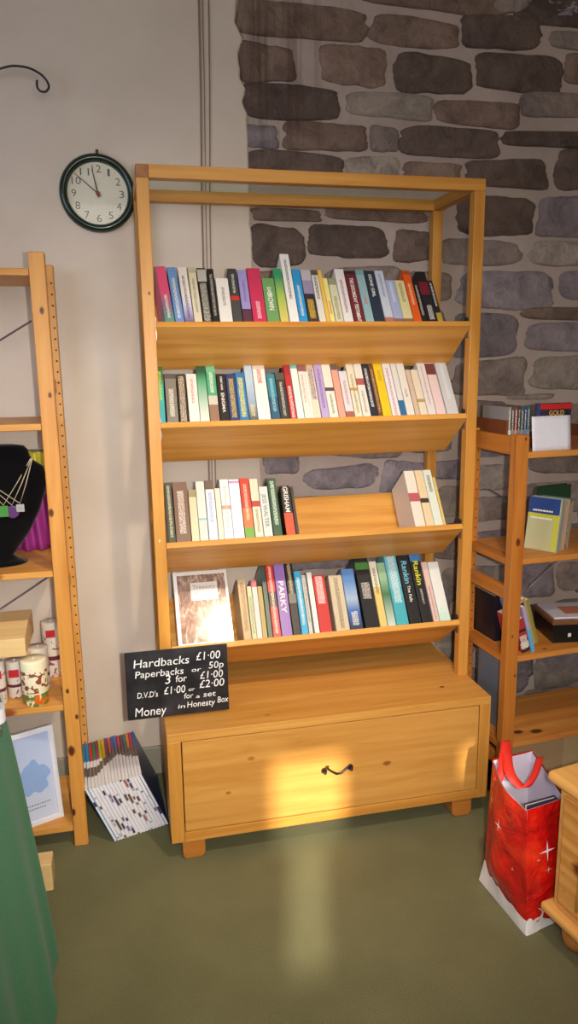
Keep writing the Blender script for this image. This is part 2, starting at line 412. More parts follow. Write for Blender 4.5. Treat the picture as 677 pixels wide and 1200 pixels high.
for u, v in ((379.5, 903), (410, 898.5)):
    c = atY(u, v, .001); hm.lathe([(.0095, 0), (.0095, .004), (.007, .008), (.005, .013), (.0045, .017), (.001, .019)], 14, Matrix.Translation(c) @ Matrix.Rotation(PI/2, 4, 'X'))
hm.build('handle', black_iron, dr, smooth=True)['label'] = 'black iron bow handle'
for x0 in (.032, .885):
    for y0 in (.005, .40):
        fr = [(x0, 0+.012), (x0+.004, .004), (x0+.012, 0), (x0+.052, 0), (x0+.061, .004), (x0+.066, .014), (x0+.066, CB), (x0-.002, CB)]
        MB().prism(fr, -y0-.06, -y0, Matrix.Rotation(PI/2, 4, 'X')).build('foot', foot_m, bc, bevel=.004)

# ------------------------------------------------------------------ books
def book_mat(bands, h, w, print_=None, soft=False, gloss=.38):
    """bands: [(height fraction, colour)...] from the foot of the spine up; print_: (colour, z0, z1, width fraction)"""
    t = NT('book_cover', gloss, 0.45); co = t.coord(); x, y, z = t.xyz(co)
    f = t.math('DIVIDE', z, h)
    c = t.ramp(f, [(p, cc) for p, cc in bands], 'LINEAR' if soft else 'CONSTANT') if len(bands) > 1 else s2l(bands[0][1])
    if len(bands) > 1 and not soft:
        ext = [(b[0]-a[0], a[1]) for a, b in zip(bands, bands[1:]+[(1.0, None)])]
        c = t.mix(t.math('GREATER_THAN', y, .0025), c, s2l(max(ext)[1]))
    nz = t.noise(t.mapping(co, (1, 1, 1)), 90, 3)
    c = t.mix(t.math('MULTIPLY', nz, .12), c, s2l((120, 112, 104)))
    if print_:
        pc, z0, z1, wf = print_
        nn = t.noise(t.mapping(co, (520, 1, 300), (R_.uniform(0, 50), 0, R_.uniform(0, 50))), 1.0, 1, .5)
        on = t.math('GREATER_THAN', nn, .50)
        mx = t.math('LESS_THAN', t.math('ABSOLUTE', t.math('SUBTRACT', x, w/2)), w*wf/2)
        mz = t.math('MULTIPLY', t.math('GREATER_THAN', f, z0), t.math('LESS_THAN', f, z1))
        fr = t.math('LESS_THAN', y, .002)
        mask = t.math('MULTIPLY', t.math('MULTIPLY', on, mx), t.math('MULTIPLY', mz, fr))
        c = t.mix(mask, c, s2l(pc))
    t.col(c); return t.m
def make_book(label, group, M, w, h, dep, bands, print_=None, title=None, soft=False, hard=False, cat='book', name='book'):
    r = thing(name, label, cat, M=M, group=group)
    mat = book_mat(bands, h, w, print_, soft, .3 if hard else .42)
    th = .0026 if hard else .0011; ins = .004 if hard else .0012
    mb = MB(); mb.box(0, w, 0, th, 0, h); mb.box(0, th, th, dep, 0, h); mb.box(w-th, w, th, dep, 0, h)
    mb.build('cover', mat, r, bevel=.0009 if not hard else .0016)
    pg = MB().box(th, w-th, th, dep-ins, ins if hard else .0006, h-ins).build('pages', white_page, r)
    if title:
        for body, z0, z1, wf, ink in title:
            # reads downwards on the spine
            T = Matrix(((0, 1, 0, w/2), (0, 0, -1, -.0003), (-1, 0, 0, h), (0, 0, 0, 1)))
            put_text('title', body, T, (1-z1)*h, (1-z0)*h, -wf*w/2, wf*w, INK[ink], r, bold=.01)
    return r
TILT = Matrix(((1, 0, 0, 0), (0, CA, SA, 0), (0, -SA, CA, 0), (0, 0, 0, 1)))
used = {}
def shelf_row(s, side_name, items, group, off=.012):
    """items: (uL bottom px, uR bottom px, v bottom, u left top, v top, short words, kind, bands, print, title, soft, hard)"""
    P0 = Vector((0, SY+CA*off, s-SA*off+.0004)); N = Vector((0, -CA, SA))
    prev = None; lastx = -9; lastlean = 0
    for it in items:
        u0, u1, vb, ut, vt, desc, bands = it[:7]; k = it[7] if len(it) > 7 else {}
        a = onP(u0, vb, P0, N); b = onP(u1, vb, P0, N); c = onP(ut, vt, P0, N)
        w = (b.x-a.x)
        tt = (Vector((0, c.y-P0.y, c.z-P0.z))).dot(Vector((0, SA, CA)))
        lean = math.atan2(a.x-c.x, tt); h = math.hypot(a.x-c.x, tt)
        lean = max(-.02, min(.2, lean))
        if prev: lean = .5*lean+.5*lastlean; 
        x = max(a.x, lastx+.0004)
        ww = max(.008, (b.x-x)*math.cos(lean)-.0006); lastx = x+ww/math.cos(lean); lastlean = lean
        M = Matrix.Translation((x, P0.y, P0.z)) @ TILT @ Matrix.Rotation(-lean, 4, 'Y')
        dep = min(.15, h*.66 if not k.get('hard') else h*.64)
        kind = 'hardback' if k.get('hard') else 'paperback'
        where = f'on {side_name} bookcase shelf'
        if 'where' in k: lab = f"{desc} {kind} {where}, {k['where']}"
        elif prev: lab = f'{desc} {kind} {where}, right of the {prev} one'
        else: lab = f'{desc} {kind} {where}, at its left end'
        pr = k.get('p')
        make_book(lab, group, M, ww, h, dep, bands, pr, k.get('t'), k.get('soft', False), k.get('hard', False))
        prev = desc
def T1(cx, ox=165, sc=3.385): return ox+cx/sc
W_, CR, K_, DK = (238, 232, 222), (226, 214, 184), (28, 26, 28), (62, 60, 58)
pk = (120, 118, 112)
def rows(lst, ox, oy, sc, vb0, vb1, W=(0, 677)):
    out = []
    for it in lst:
        u0, u1, ut, vt = [it[0]/sc+ox, it[1]/sc+ox, it[2]/sc+ox, it[3]/sc+oy]
        vb = vb0+(vb1-vb0)*(u0-183)/(550-183)
        out.append((u0, u1, vb, ut, vt)+tuple(it[4:]))
    return out
S1 = rows([
 (98, 137, 58, 92, 'pink and teal', [(0, (70, 160, 130)), (.35, (150, 110, 150)), (.55, (225, 80, 120))], {'soft': True, 'p': (W_, .1, .5, .3)}),
 (139, 175, 107, 95, 'sky blue', [(0, (110, 150, 205))], {'p': (W_, .1, .8, .35)}),
 (177, 213, 150, 95, 'white and violet', [(0, (90, 60, 140)), (.35, (220, 215, 225)), (.5, W_)], {'soft': True, 'p': ((80, 60, 120), .1, .85, .3)}),
 (214, 246, 190, 96, 'narrow cream', [(0, CR), (.9, (200, 190, 160))], {'p': ((120, 130, 110), .2, .8, .3)}),
 (248, 285, 222, 98, 'black and white patterned', [(0, K_), (.75, (190, 185, 175)), (.97, K_)], {'p': ((200, 195, 180), .05, .72, .7)}),
 (286, 313, 268, 101, 'thin black', [(0, K_)], {'p': ((190, 180, 160), .15, .9, .4)}),
 (315, 366, 298, 138, 'short white', [(0, (232, 228, 220))], {'p': (pk, .4, .8, .25)}),
 (368, 404, 345, 100, 'dark grey red-marked', [(0, (70, 72, 68)), (.42, (200, 50, 45)), (.5, (60, 60, 58))], {'p': ((205, 200, 195), .55, .9, .3)}),
 (408, 444, 385, 105, 'lavender', [(0, (90, 50, 70)), (.27, (160, 150, 205))], {'p': ((120, 100, 160), .4, .8, .3)}),
 (447, 501, 422, 98, 'crimson', [(0, (205, 50, 90))], {'p': ((240, 200, 205), .1, .4, .3)}),
 (503, 552, 480, 138, 'short green', [(0, (110, 160, 95))], {'t': [('DAN', .62, .8, .32, 'w'), ('BROWN', .3, .68, .42, 'w')]}),
 (555, 588, 528, 100, 'green to yellow', [(0, (225, 200, 110)), (.5, (170, 200, 90)), (.85, (50, 150, 100))], {'soft': True}),
 (592, 629, 553, 42, 'tallest white', [(0, (240, 238, 232))], {'p': ((70, 60, 60), .35, .92, .3)}),
 (631, 664, 603, 102, 'bright blue', [(0, (40, 150, 210))], {'p': (W_, .15, .7, .3)})], 165, 285, 3.385, 376.8, 376.2)
S1 += rows([
 (52, 89, 28, 65, 'dusk coloured', [(0, (60, 45, 50)), (.3, (45, 38, 60)), (.55, (150, 140, 170)), (.8, (190, 180, 190))], {'p': ((230, 190, 60), .1, .45, .6)}),
 (91, 115, 60, 65, 'off-white', [(0, (225, 222, 210)), (.9, (90, 85, 80))], {'p': ((60, 60, 60), .45, .95, .5)}),
 (116, 130, 82, 66, 'thin amber', [(0, (235, 190, 80))], {}),
 (131, 148, 100, 95, 'thin lemon', [(0, (240, 225, 140))], {'p': ((200, 90, 50), .2, .5, .4)}),
 (150, 178, 125, 95, 'pale khaki', [(0, (215, 215, 180)), (.85, (150, 155, 120))], {'p': ((150, 120, 90), .1, .6, .4)}),
 (180, 214, 152, 62, 'white red-flecked', [(0, (232, 228, 226))], {'p': ((160, 90, 90), .2, .8, .3)}),
 (216, 256, 185, 68, 'maroon', [(0, (110, 30, 42)), (.93, (45, 25, 30))], {'t': [('THE DOOMSDAY TESTAMENT', .04, .86, .34, 'w')]}),
 (258, 288, 225, 65, 'pale teal', [(0, (150, 185, 190)), (.9, (120, 165, 175))], {'p': ((215, 90, 90), .35, .5, .3)}),
 (290, 327, 257, 68, 'navy', [(0, (34, 48, 66))], {'t': [('GONE GIRL', .5, .93, .3, 'w')]}),
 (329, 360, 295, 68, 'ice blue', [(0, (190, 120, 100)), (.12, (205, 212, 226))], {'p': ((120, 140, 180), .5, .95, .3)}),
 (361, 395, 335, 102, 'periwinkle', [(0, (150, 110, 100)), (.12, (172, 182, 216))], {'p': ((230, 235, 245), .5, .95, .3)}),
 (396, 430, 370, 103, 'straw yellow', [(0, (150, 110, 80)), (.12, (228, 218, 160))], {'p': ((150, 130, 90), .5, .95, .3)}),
 (432, 460, 403, 68, 'vivid orange', [(0, (235, 95, 20)), (.92, (200, 70, 20))], {'p': ((250, 220, 190), .35, .75, .3)}),
 (461, 480, 436, 105, 'thin black lettered', [(0, K_)], {'p': ((210, 205, 190), .2, .9, .4)}),
 (482, 517, 450, 72, 'thick black-red', [(0, (30, 26, 30)), (.55, (120, 25, 45)), (.8, (26, 22, 26))], {'t': [], 'p': ((225, 220, 215), .08, .35, .5)}),
 (518, 536, 498, 105, 'slim black-yellow', [(0, (190, 160, 50)), (.25, (28, 28, 34))], {'p': ((220, 220, 220), .4, .95, .4)}),
], 345, 295, 3.077, 376.8, 376.2)
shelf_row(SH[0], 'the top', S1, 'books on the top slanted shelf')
S2 = rows([
 (55, 82, 46, 62, 'cyan and green', [(0, (70, 175, 200)), (.6, (80, 190, 160)), (.8, (50, 110, 60))], {'soft': True, 'p': ((200, 220, 80), .4, .9, .4)}),
 (88, 134, 82, 95, 'stone grey', [(0, (135, 130, 122)), (.9, (90, 85, 80))], {'p': (W_, .15, .7, .4)}),
 (138, 172, 125, 95, 'dark brown speckled', [(0, (58, 48, 40))], {'p': ((220, 205, 180), .05, .95, .7)}),
 (177, 219, 160, 95, 'plain white', [(0, W_)], {'p': ((225, 120, 120), .4, .9, .25)}),
 (220, 257, 205, 60, 'green-topped white', [(0, (232, 232, 224)), (.7, (90, 175, 130)), (.88, (30, 90, 60))], {'soft': True}),
 (259, 297, 245, 55, 'green and tan', [(0, (150, 115, 95)), (.3, (205, 200, 185)), (.45, (80, 170, 120)), (.85, (110, 190, 140))], {'p': ((230, 240, 230), .5, .85, .4)}),
 (300, 336, 285, 95, 'black', [(0, (24, 20, 24))], {'t': [('ROBERT HARRIS', .66, .94, .22, 'w'), ('ENIGMA', .2, .6, .36, 'w')]}),
 (338, 376, 325, 95, 'dark blue', [(0, (38, 58, 110))], {'p': ((215, 190, 90), .1, .9, .5)}),
 (377, 414, 360, 90, 'royal blue', [(0, (38, 120, 180))], {'p': ((235, 225, 80), .1, .9, .55)}),
 (416, 448, 393, 60, 'misty blue', [(0, (70, 75, 60)), (.3, (150, 170, 190)), (.7, (185, 205, 220))], {'soft': True, 'p': ((230, 210, 110), .1, .3, .5)}),
 (450, 500, 432, 55, 'thick white', [(0, (238, 234, 228)), (.9, (215, 200, 190))], {'p': ((215, 60, 60), .65, .9, .35)}),
 (503, 537, 488, 95, 'teal', [(0, (40, 90, 120)), (.5, (50, 130, 150))], {'p': ((150, 210, 220), .2, .9, .4)}),
 (539, 576, 515, 90, 'charcoal', [(0, (48, 50, 52)), (.85, (80, 84, 70))], {'p': ((205, 200, 190), .1, .8, .3)}),
 (578, 603, 552, 55, 'tall red', [(0, (190, 45, 50)), (.8, (170, 40, 50))], {'p': ((240, 220, 210), .05, .6, .5)}),
 (605, 633, 572, 52, 'aqua-white', [(0, (225, 238, 232)), (.9, (120, 180, 175))], {}),
 (635, 661, 605, 53, 'cream blossom', [(0, (236, 228, 214)), (.85, (150, 90, 90))], {'p': ((190, 150, 150), .3, .8, .3)})], 170, 410, 3.385, 494.0, 484.6)
S2 += rows([
 (24, 51, 0, 52, 'milk white', [(0, (236, 232, 224)), (.85, (150, 110, 90))], {}),
 (53, 86, 25, 52, 'cream purple-lettered', [(0, (225, 215, 190)), (.9, (210, 180, 150))], {'p': ((100, 60, 110), .35, .9, .7)}),
 (88, 117, 58, 52, 'lilac', [(0, (185, 165, 212))], {'p': ((120, 90, 160), .2, .9, .35)}),
 (118, 152, 88, 52, 'ivory', [(0, (236, 230, 214)), (.5, (80, 75, 75)), (.56, (236, 230, 214))], {'p': ((110, 100, 95), .1, .45, .25)}),
 (154, 179, 122, 52, 'salmon', [(0, (240, 165, 145)), (.88, (110, 90, 80))], {}),
 (181, 212, 158, 80, 'short grey-white', [(0, (170, 100, 80)), (.15, (222, 218, 220))], {'p': ((180, 130, 130), .3, .8, .3)}),
 (214, 242, 183, 52, 'buff', [(0, (232, 224, 196)), (.5, (200, 160, 70)), (.55, (232, 224, 196))], {'p': ((150, 130, 100), .1, .8, .3)}),
 (244, 274, 213, 52, 'eggshell', [(0, (234, 228, 215)), (.6, (180, 90, 90)), (.72, (234, 228, 215))], {'p': ((150, 130, 130), .1, .5, .3)}),
 (275, 300, 242, 50, 'midnight blue', [(0, (32, 38, 58))], {'p': ((225, 225, 225), .2, .9, .4)}),
 (302, 319, 270, 52, 'thin brown', [(0, (120, 75, 45))], {'p': ((200, 170, 120), .1, .9, .4)}),
 (320, 353, 290, 47, 'bright yellow', [(0, (236, 202, 30))], {'p': ((190, 150, 60), .65, .85, .35)}),
 (355, 386, 325, 48, 'speckled white', [(0, (235, 232, 228))], {'p': ((190, 120, 170), .02, .9, .3)}),
 (388, 409, 355, 48, 'thin blue-footed', [(0, (40, 110, 160)), (.3, (225, 225, 220))], {}),
 (411, 440, 373, 43, 'tall off-white', [(0, (232, 228, 218))], {'p': ((150, 120, 110), .35, .5, .3)}),
 (442, 459, 410, 75, 'thin beige', [(0, (215, 190, 165))], {}),
 (461, 489, 437, 75, 'short cream', [(0, (234, 222, 195)), (.3, (190, 160, 90)), (.36, (234, 222, 195))], {}),
 (491, 521, 458, 43, 'pearl white', [(0, (232, 226, 222))], {'p': ((200, 150, 150), .2, .9, .25)}),
 (523, 558, 488, 43, 'blush pink', [(0, (240, 214, 210)), (.75, (120, 60, 60)), (.95, (235, 215, 210))], {}),
 (562, 606, 528, 43, 'thick silver-white', [(0, (214, 214, 214))], {'p': ((235, 235, 238), .3, .95, .3)}),
], 350, 410, 3.224, 494.0, 484.6)
shelf_row(SH[1], 'the second', S2, 'books on the second slanted shelf')
S3 = rows([
 (62, 90, 42, 70, 'dark moss', [(0, (72, 76, 58))], {'p': ((205, 205, 180), .1, .95, .4)}),
 (92, 151, 77, 68, 'thick brown spotted', [(0, (125, 98, 82))], {'p': ((225, 215, 205), .15, .85, .45)}),
 (153, 184, 140, 97, 'cream', [(0, (232, 212, 175)), (.85, (160, 150, 110))], {}),
 (185, 220, 170, 65, 'pale aqua', [(0, (205, 215, 205)), (.35, (150, 190, 190)), (.38, (218, 224, 214))], {}),
 (222, 258, 205, 62, 'cloud white', [(0, (225, 228, 236)), (.85, (110, 90, 80))], {'p': ((150, 170, 210), .3, .8, .4)}),
 (260, 282, 245, 92, 'thin ivory', [(0, (232, 224, 200))], {}),
 (283, 319, 262, 57, 'snow white', [(0, (240, 238, 236)), (.5, (200, 160, 130)), (.56, (240, 238, 236))], {'p': ((200, 190, 180), .2, .9, .3)}),
 (320, 363, 303, 57, 'thick white purple-marked', [(0, (238, 236, 238)), (.93, (200, 150, 200)), (.97, (238, 236, 238))], {}),
 (365, 403, 340, 52, 'red and orange', [(0, (110, 170, 60)), (.18, (225, 120, 70)), (.5, (210, 60, 40))], {'p': ((245, 205, 180), .3, .9, .35)}),
 (405, 438, 390, 55, 'cream red-banded', [(0, (228, 216, 190)), (.52, (190, 60, 50)), (.62, (228, 216, 190))], {'p': ((130, 120, 105), .1, .48, .3)}),
 (440, 475, 425, 85, 'light grey', [(0, (214, 218, 212))], {'t': [('JESS WALTER', .2, .85, .45, 'g')]}),
 (478, 513, 458, 52, 'dark green', [(0, (40, 82, 56))], {'p': ((210, 225, 205), .2, .95, .45)}),
 (528, 565, 510, 82, 'black and orange', [(0, (205, 80, 45)), (.45, (30, 28, 28))], {'t': [('GRISHAM', .47, .98, .5, 'w')]}),
 (567, 579, 547, 85, 'thin dark', [(0, (60, 50, 48))], {})], 180, 545, 3.385, 637.5, 613.2)
S3 += rows([
 (430, 471, 392, 40, 'thick eggshell', [(0, (234, 222, 205)), (.45, (190, 90, 100)), (.6, (236, 226, 210))], {'where': 'first of the four at its right end'}),
 (473, 506, 430, 38, 'sand coloured', [(0, (230, 208, 168)), (.42, (60, 50, 45)), (.5, (230, 208, 168))], {}),
 (507, 540, 460, 36, 'mint white', [(0, (222, 232, 218))], {'p': ((90, 90, 85), .6, .9, .4)}),
 (541, 551, 497, 65, 'slim yellow', [(0, (226, 196, 110))], {}),
], 360, 540, 3.385, 637.5, 613.2)
shelf_row(SH[2], 'the third', S3, 'books on the third slanted shelf')
hd = {'hard': True}
S4 = rows([
 (362, 397, 330, 130, 'tan', [(0, (205, 175, 130))], {'p': ((150, 110, 70), .15, .95, .5)}),
 (399, 420, 375, 158, 'short pale green', [(0, (205, 210, 165))], {'p': ((150, 150, 90), .1, .8, .5)}),
 (421, 445, 398, 132, 'pink-topped white', [(0, (230, 215, 205)), (.88, (220, 120, 130))], {}),
 (446, 467, 425, 158, 'olive yellow', [(0, (190, 165, 100))], {}),
 (469, 491, 443, 62, 'tall dark green', [(0, (52, 84, 70))], hd),
 (492, 528, 455, 55, 'tall red', [(0, (205, 50, 45)), (.4, (60, 50, 30)), (.6, (205, 50, 45))], {'hard': True, 'p': ((245, 220, 200), .05, .95, .35)}),
 (530, 578, 493, 45, 'thick purple', [(0, (150, 115, 185))], {'hard': True, 't': [('PARKY', .3, .72, .5, 'w')]}),
 (580, 616, 540, 45, 'tall black', [(0, (34, 28, 28)), (.42, (120, 115, 110)), (.55, (34, 28, 28))], {'hard': True, 'p': ((215, 195, 150), .55, .95, .4)}),
 (618, 648, 587, 92, 'cyan', [(0, (60, 175, 215))], {'p': (W_, .15, .9, .4)}),
 (650, 668, 615, 108, 'slim grey', [(0, (205, 205, 195))], {'p': ((140, 130, 120), .2, .9, .5)}),
], 190, 645, 3.761, 0, 0)
S4 = [(a, b, 752.5+(a-280)*(-.0945), d, e)+tuple(r) for a, b, c, d, e, *r in S4]
S4b = rows([
 (66, 86, 35, 138, 'white red-edged', [(0, (238, 232, 225))], {}),
 (88, 136, 60, 150, 'scarlet', [(0, (205, 45, 45))], {'p': ((250, 225, 220), .5, .98, .6)}),
 (152, 207, 116, 150, 'thick beige', [(0, (212, 196, 165))], {'hard': True, 'p': ((120, 105, 80), .05, .95, .3)}),
 (208, 259, 170, 125, 'blue landscape', [(0, (40, 50, 60)), (.3, (60, 110, 180)), (.5, (170, 190, 215)), (.8, (90, 140, 200))], {'soft': True, 'hard': True, 'p': (W_, .08, .3, .5)}),
 (268, 324, 235, 72, 'thick black green-banded', [(0, (32, 34, 38)), (.8, (70, 130, 60)), (.9, (32, 34, 38))], {'hard': True, 'p': ((210, 205, 200), .4, .62, .6)}),
 (326, 355, 280, 95, 'cream and yellow', [(0, (225, 200, 120)), (.6, (228, 222, 200))], {'p': ((110, 100, 70), .5, .9, .4)}),
 (357, 389, 312, 100, 'green and white', [(0, (205, 222, 205)), (.5, (60, 120, 80)), (.75, (150, 190, 150))], {'soft': True}),
 (392, 441, 345, 55, 'thick teal', [(0, (75, 178, 190)), (.5, (110, 190, 200))], {'hard': True, 'p': ((225, 235, 235), .3, .95, .6)}),
 (445, 491, 388, 55, 'black cyan-lettered', [(0, (34, 36, 40))], {'hard': True, 't': [('Rankin', .55, .86, .5, 'c'), ('The Falls', .3, .52, .25, 'w')]}),
 (494, 536, 440, 42, 'black blue-topped', [(0, (34, 36, 40)), (.82, (60, 130, 190))], {'hard': True, 't': [('Rankin', .5, .82, .5, 'y')], 'p': ((200, 200, 200), .25, .45, .2)}),
 (538, 561, 495, 97, 'dusty pink', [(0, (225, 195, 185))], {'p': ((170, 140, 130), .05, .6, .3)}),
 (563, 606, 525, 97, 'thick mint-footed white', [(0, (190, 232, 215)), (.3, (232, 236, 230))], {'soft': True}),
], 350, 630, 3.385, 0, 0)
S4b = [(a, b, 752.5+(a-280)*(-.0945), d, e)+tuple(r) for a, b, c, d, e, *r in S4b]
shelf_row(SH[3], 'the lowest', S4+S4b, 'books on the lowest slanted shelf')

# large book standing face out at the left of the lowest shelf
s = SH[3]; off = .03
P0 = Vector((0, SY+CA*off, s-SA*off+.0004)); N = Vector((0, -CA, SA))
a = onP(211, 758, P0, N); b = onP(276, 752, P0, N); tl = onP(205, 671, P0, N)
hh = Vector((0, tl.y-P0.y, tl.z-P0.z)).dot(Vector((0, SA, CA)))
ww = b.x-a.x
M = Matrix.Translation((a.x-.004, P0.y, P0.z)) @ TILT
bk = thing('book', 'large white-bordered book facing cover outwards on the lowest bookcase shelf', 'book', M=M, group='books on the lowest slanted shelf')
g = plain('gloss_white_cover', (225, 220, 214), .12, .6)
MB().box(0, ww, 0, .003, 0, hh).build('cover', g, bk, bevel=.001)
MB().box(0, .003, .003, .028, 0, hh).build('spine', g, bk)
MB().box(0, ww, .0285, .0315, 0, hh).build('back_cover', g, bk)
MB().box(.0035, ww-.004, .0035, .028, .002, hh-.003).build('pages', white_page, bk)
cv = NT('cover_picture', .12, .6); co = cv.coord(); nn = cv.noise(cv.mapping(co, (60, 1, 25)), 1.0, 4, .6, 1.5)
cv.col(cv.ramp(nn, [(.3, (96, 72, 62)), (.55, (150, 120, 104)), (.75, (205, 190, 172))]))
MB().box(.011, ww-.008, -.0006, .0, .012, hh-.013).build('cover_picture', cv.m, bk)
lbl = plain('cover_label', (214, 208, 202), .2, .5)
MB().box(ww*.30, ww*.80, -.0012, -.0006, hh*.60, hh*.84).build('title_panel', lbl, bk)
TF = Matrix(((1, 0, 0, 0), (0, 0, -1, -.0013), (0, 1, 0, 0), (0, 0, 0, 1)))
put_text('title', 'Treasury', TF, ww*.34, ww*.76, hh*.755, hh*.05, INK['g'], bk)
put_text('title', 'of', TF, ww*.36, ww*.44, hh*.68, hh*.035, INK['g'], bk)

# ------------------------------------------------------------------ chalk price board
c0, c1, c2, c3 = [atY(u, v, .10) for u, v in ((144, 766), (265, 755), (270, 828), (150, 843))]
bx = (c1-c0).normalized(); W0 = (c1-c0).length; H0 = (c0-c3).length
ang = math.atan2(bx.z, bx.x)
base = Vector((c3.x, .10, .4135))
M = Matrix.Translation(base) @ Matrix.Rotation(math.radians(-4), 4, 'X') @ Matrix.Rotation(-ang-.004, 4, 'Y')
sg = thing('price_board', 'black price board with white chalk lettering propped on the drawer base', 'sign', M=M)
bd = NT('chalkboard', .5, .3); co = bd.coord(); nn = bd.noise(co, 14, 4)
bd.col(bd.ramp(nn, [(.4, (24, 22, 24)), (.75, (52, 50, 54))]))
MB().box(0, W0, 0, .004, 0, H0).build('board', bd.m, sg, bevel=.0008)
chalk = plain('chalk_white', (238, 236, 232), .8, .1)
TF = Matrix(((1, 0, 0, 0), (0, 0, -1, -.0004), (0, 1, 0, 0), (0, 0, 0, 1)))
for body, x0, x1, bl, h in [('Hardbacks', .08, .62, .235, .12), ('£1·00', .69, .93, .205, .12), ('Paperbacks', .09, .56, .385, .10), ('or', .64, .735, .37, .06), ('50p', .81, .96, .345, .10),
                            ('3', .375, .43, .51, .13), ('for', .48, .59, .50, .10), ('£1·00', .72, .95, .49, .11), ("D.V.D's", .10, .30, .685, .085), ('£1·00', .36, .57, .665, .11), ('or', .60, .665, .655, .055),
                            ('£2·00', .71, .96, .625, .115), ('for', .555, .645, .76, .08), ('a', .67, .71, .77, .05), ('set', .745, .87, .765, .08), ('Money', .07, .375, .955, .13), ('in', .49, .56, .90, .06),
                            ('Honesty', .58, .86, .90, .09), ('Box', .885, .995, .875, .09)]:
    put_text('chalk_lettering', body, TF, x0*W0, x1*W0, (1-bl)*H0, h*H0, chalk, sg, bold=.0, shear=.12)

# ------------------------------------------------------------------ wall clock
cc = atY(114.5, 226, YP-.02); cr = .112
ck = thing('wall_clock', 'round dark green rimmed wall clock hanging left of the tall bookcase', 'clock', (cc.x, YP, cc.z))
RX = Matrix.Rotation(PI/2, 4, 'X')
rimm = plain('dark_green_rim', (16, 42, 34), .18, .6)
prof = [(cr*.76, .0), (cr*.985, .0), (cr, .008), (cr*.99, .020), (cr*.93, .028), (cr*.86, .029), (cr*.81, .022), (cr*.79, .012)]
v_ = []; f_ = []; SG = 56
for i, (r, z) in enumerate(prof):
    for k in range(SG): a = 2*PI*k/SG; v_.append((r*math.cos(a), r*math.sin(a), z))
for i in range(len(prof)):
    j = (i+1) % len(prof)
    for k in range(SG): f_.append((i*SG+k, i*SG+(k+1) % SG, j*SG+(k+1) % SG, j*SG+k))
MB().add(v_, f_, RX).build('rim', rimm, ck, smooth=True)
facem = plain('clock_face', (222, 214, 196), .5)
dial = MB().lathe([(cr*.80, 0.001), (cr*.80, .010)], 48, RX).build('dial', facem, ck)
TD = Matrix(((1, 0, 0, 0), (0, 0, -1, -.0103), (0, 1, 0, 0), (0, 0, 0, 1)))
num = plain('numeral_grey', (96, 88, 92), .5)
for k in range(1, 13):
    a = PI/2-k*PI/6; rr = cr*.625; wd = cr*(.10 if k < 10 and k != 1 else (.05 if k == 1 else .19)); hh2 = cr*.19
    put_text('numeral', str(k), TD, rr*math.cos(a)-wd/1.6, rr*math.cos(a)+wd/1.6, rr*math.sin(a)-hh2/2, hh2, num, dial, bold=-.005)
put_text('dial_mark', '• • • •', TD, -cr*.06, cr*.06, cr*.22, cr*.04, num, dial)
handm = plain('hand_dark', (60, 40, 52), .4)
def hand(name, deg, ln, w):
    a = math.radians(deg); d = Vector((math.sin(a), 0, math.cos(a))); s_ = Vector((math.cos(a), 0, -math.sin(a)))
    p = [(-d*.012-s_*w*.5), (-d*.012+s_*w*.5), (d*ln+s_*w*.25), (d*ln-s_*w*.25)]
    MB().add([tuple(x+Vector((0, -.0135, 0))) for x in p]+[tuple(x+Vector((0, -.0145, 0))) for x in p], [(0, 1, 2, 3), (7, 6, 5, 4), (0, 4, 5, 1), (1, 5, 6, 2), (2, 6, 7, 3), (3, 7, 4, 0)]).build(name, handm, ck)
hand('hour_hand', -11, cr*.62, .0045); hand('minute_hand', -50, cr*.76, .0035)
MB().lathe([(.006, .010), (.006, .017), (.003, .018)], 16, RX).build('centre_cap', plain('cap_red', (150, 50, 50), .4), ck, smooth=True)
MB().lathe([(cr*.79, .0195), (cr*.79, .0205)], 48, RX).build('glass_cover', thin_clear('clock_glass', (.97, .98, .97, 1), .012), ck)
np_ = atY(113.5, 178, YP)
tag(MB().lathe([(.003, 0), (.003, .018), (.005, .018), (.005, .021)], 10, Matrix.Translation(np_+Vector((0, 0, -.002))) @ RX).build('wall_hook', plain('brown_hook', (120, 70, 45), .5), smooth=True),
    'small brown hook in the wall just above the green clock', 'hook')
# scrolled iron bracket
pp = [(-40, 97), (-20, 86), (0, 80.5), (12, 77.5), (22, 77.5), (33, 79.5), (43, 84), (51, 90), (56, 97), (57, 103), (53, 107.5), (47, 106.5), (43.5, 101.5), (43.3, 94)]
P = [atY(u, v, .44) for u, v in pp]
F_ = []
for i in range(len(P)-1):
    a0, a1, a2, a3 = P[max(0, i-1)], P[i], P[i+1], P[min(len(P)-1, i+2)]
    for k in range(5):
        t_ = k/5; F_.append(.5*((2*a1)+(-a0+a2)*t_+(2*a0-5*a1+4*a2-a3)*t_**2+(-a0+3*a1-3*a2+a3)*t_**3))
F_.append(P[-1])
mb = MB().tube(F_, .0032, 8)
st_ = F_[0]; mb.tube([st_, st_+Vector((-.02, .03, -.04)), Vector((st_.x-.03, YP-.002, st_.z-.10))], .0032, 8)
tag(mb.build('hanging_bracket', black_iron, smooth=True), 'black iron bracket with curled end high on the plaster wall', 'bracket')

# ------------------------------------------------------------------ pine shelving unit, left
def pine(name, ax, kn=(), c=1.0): return wood(name, PINE_L, PINE_D, ax, kn, contrast=c)
PXL, PXR = -.284, -.243
LY = .145; LH = 1.72
lu = thing('shelving_unit', 'tall pine shelving unit at the left edge beside the clock', 'shelves', (PXL, LY, 0))
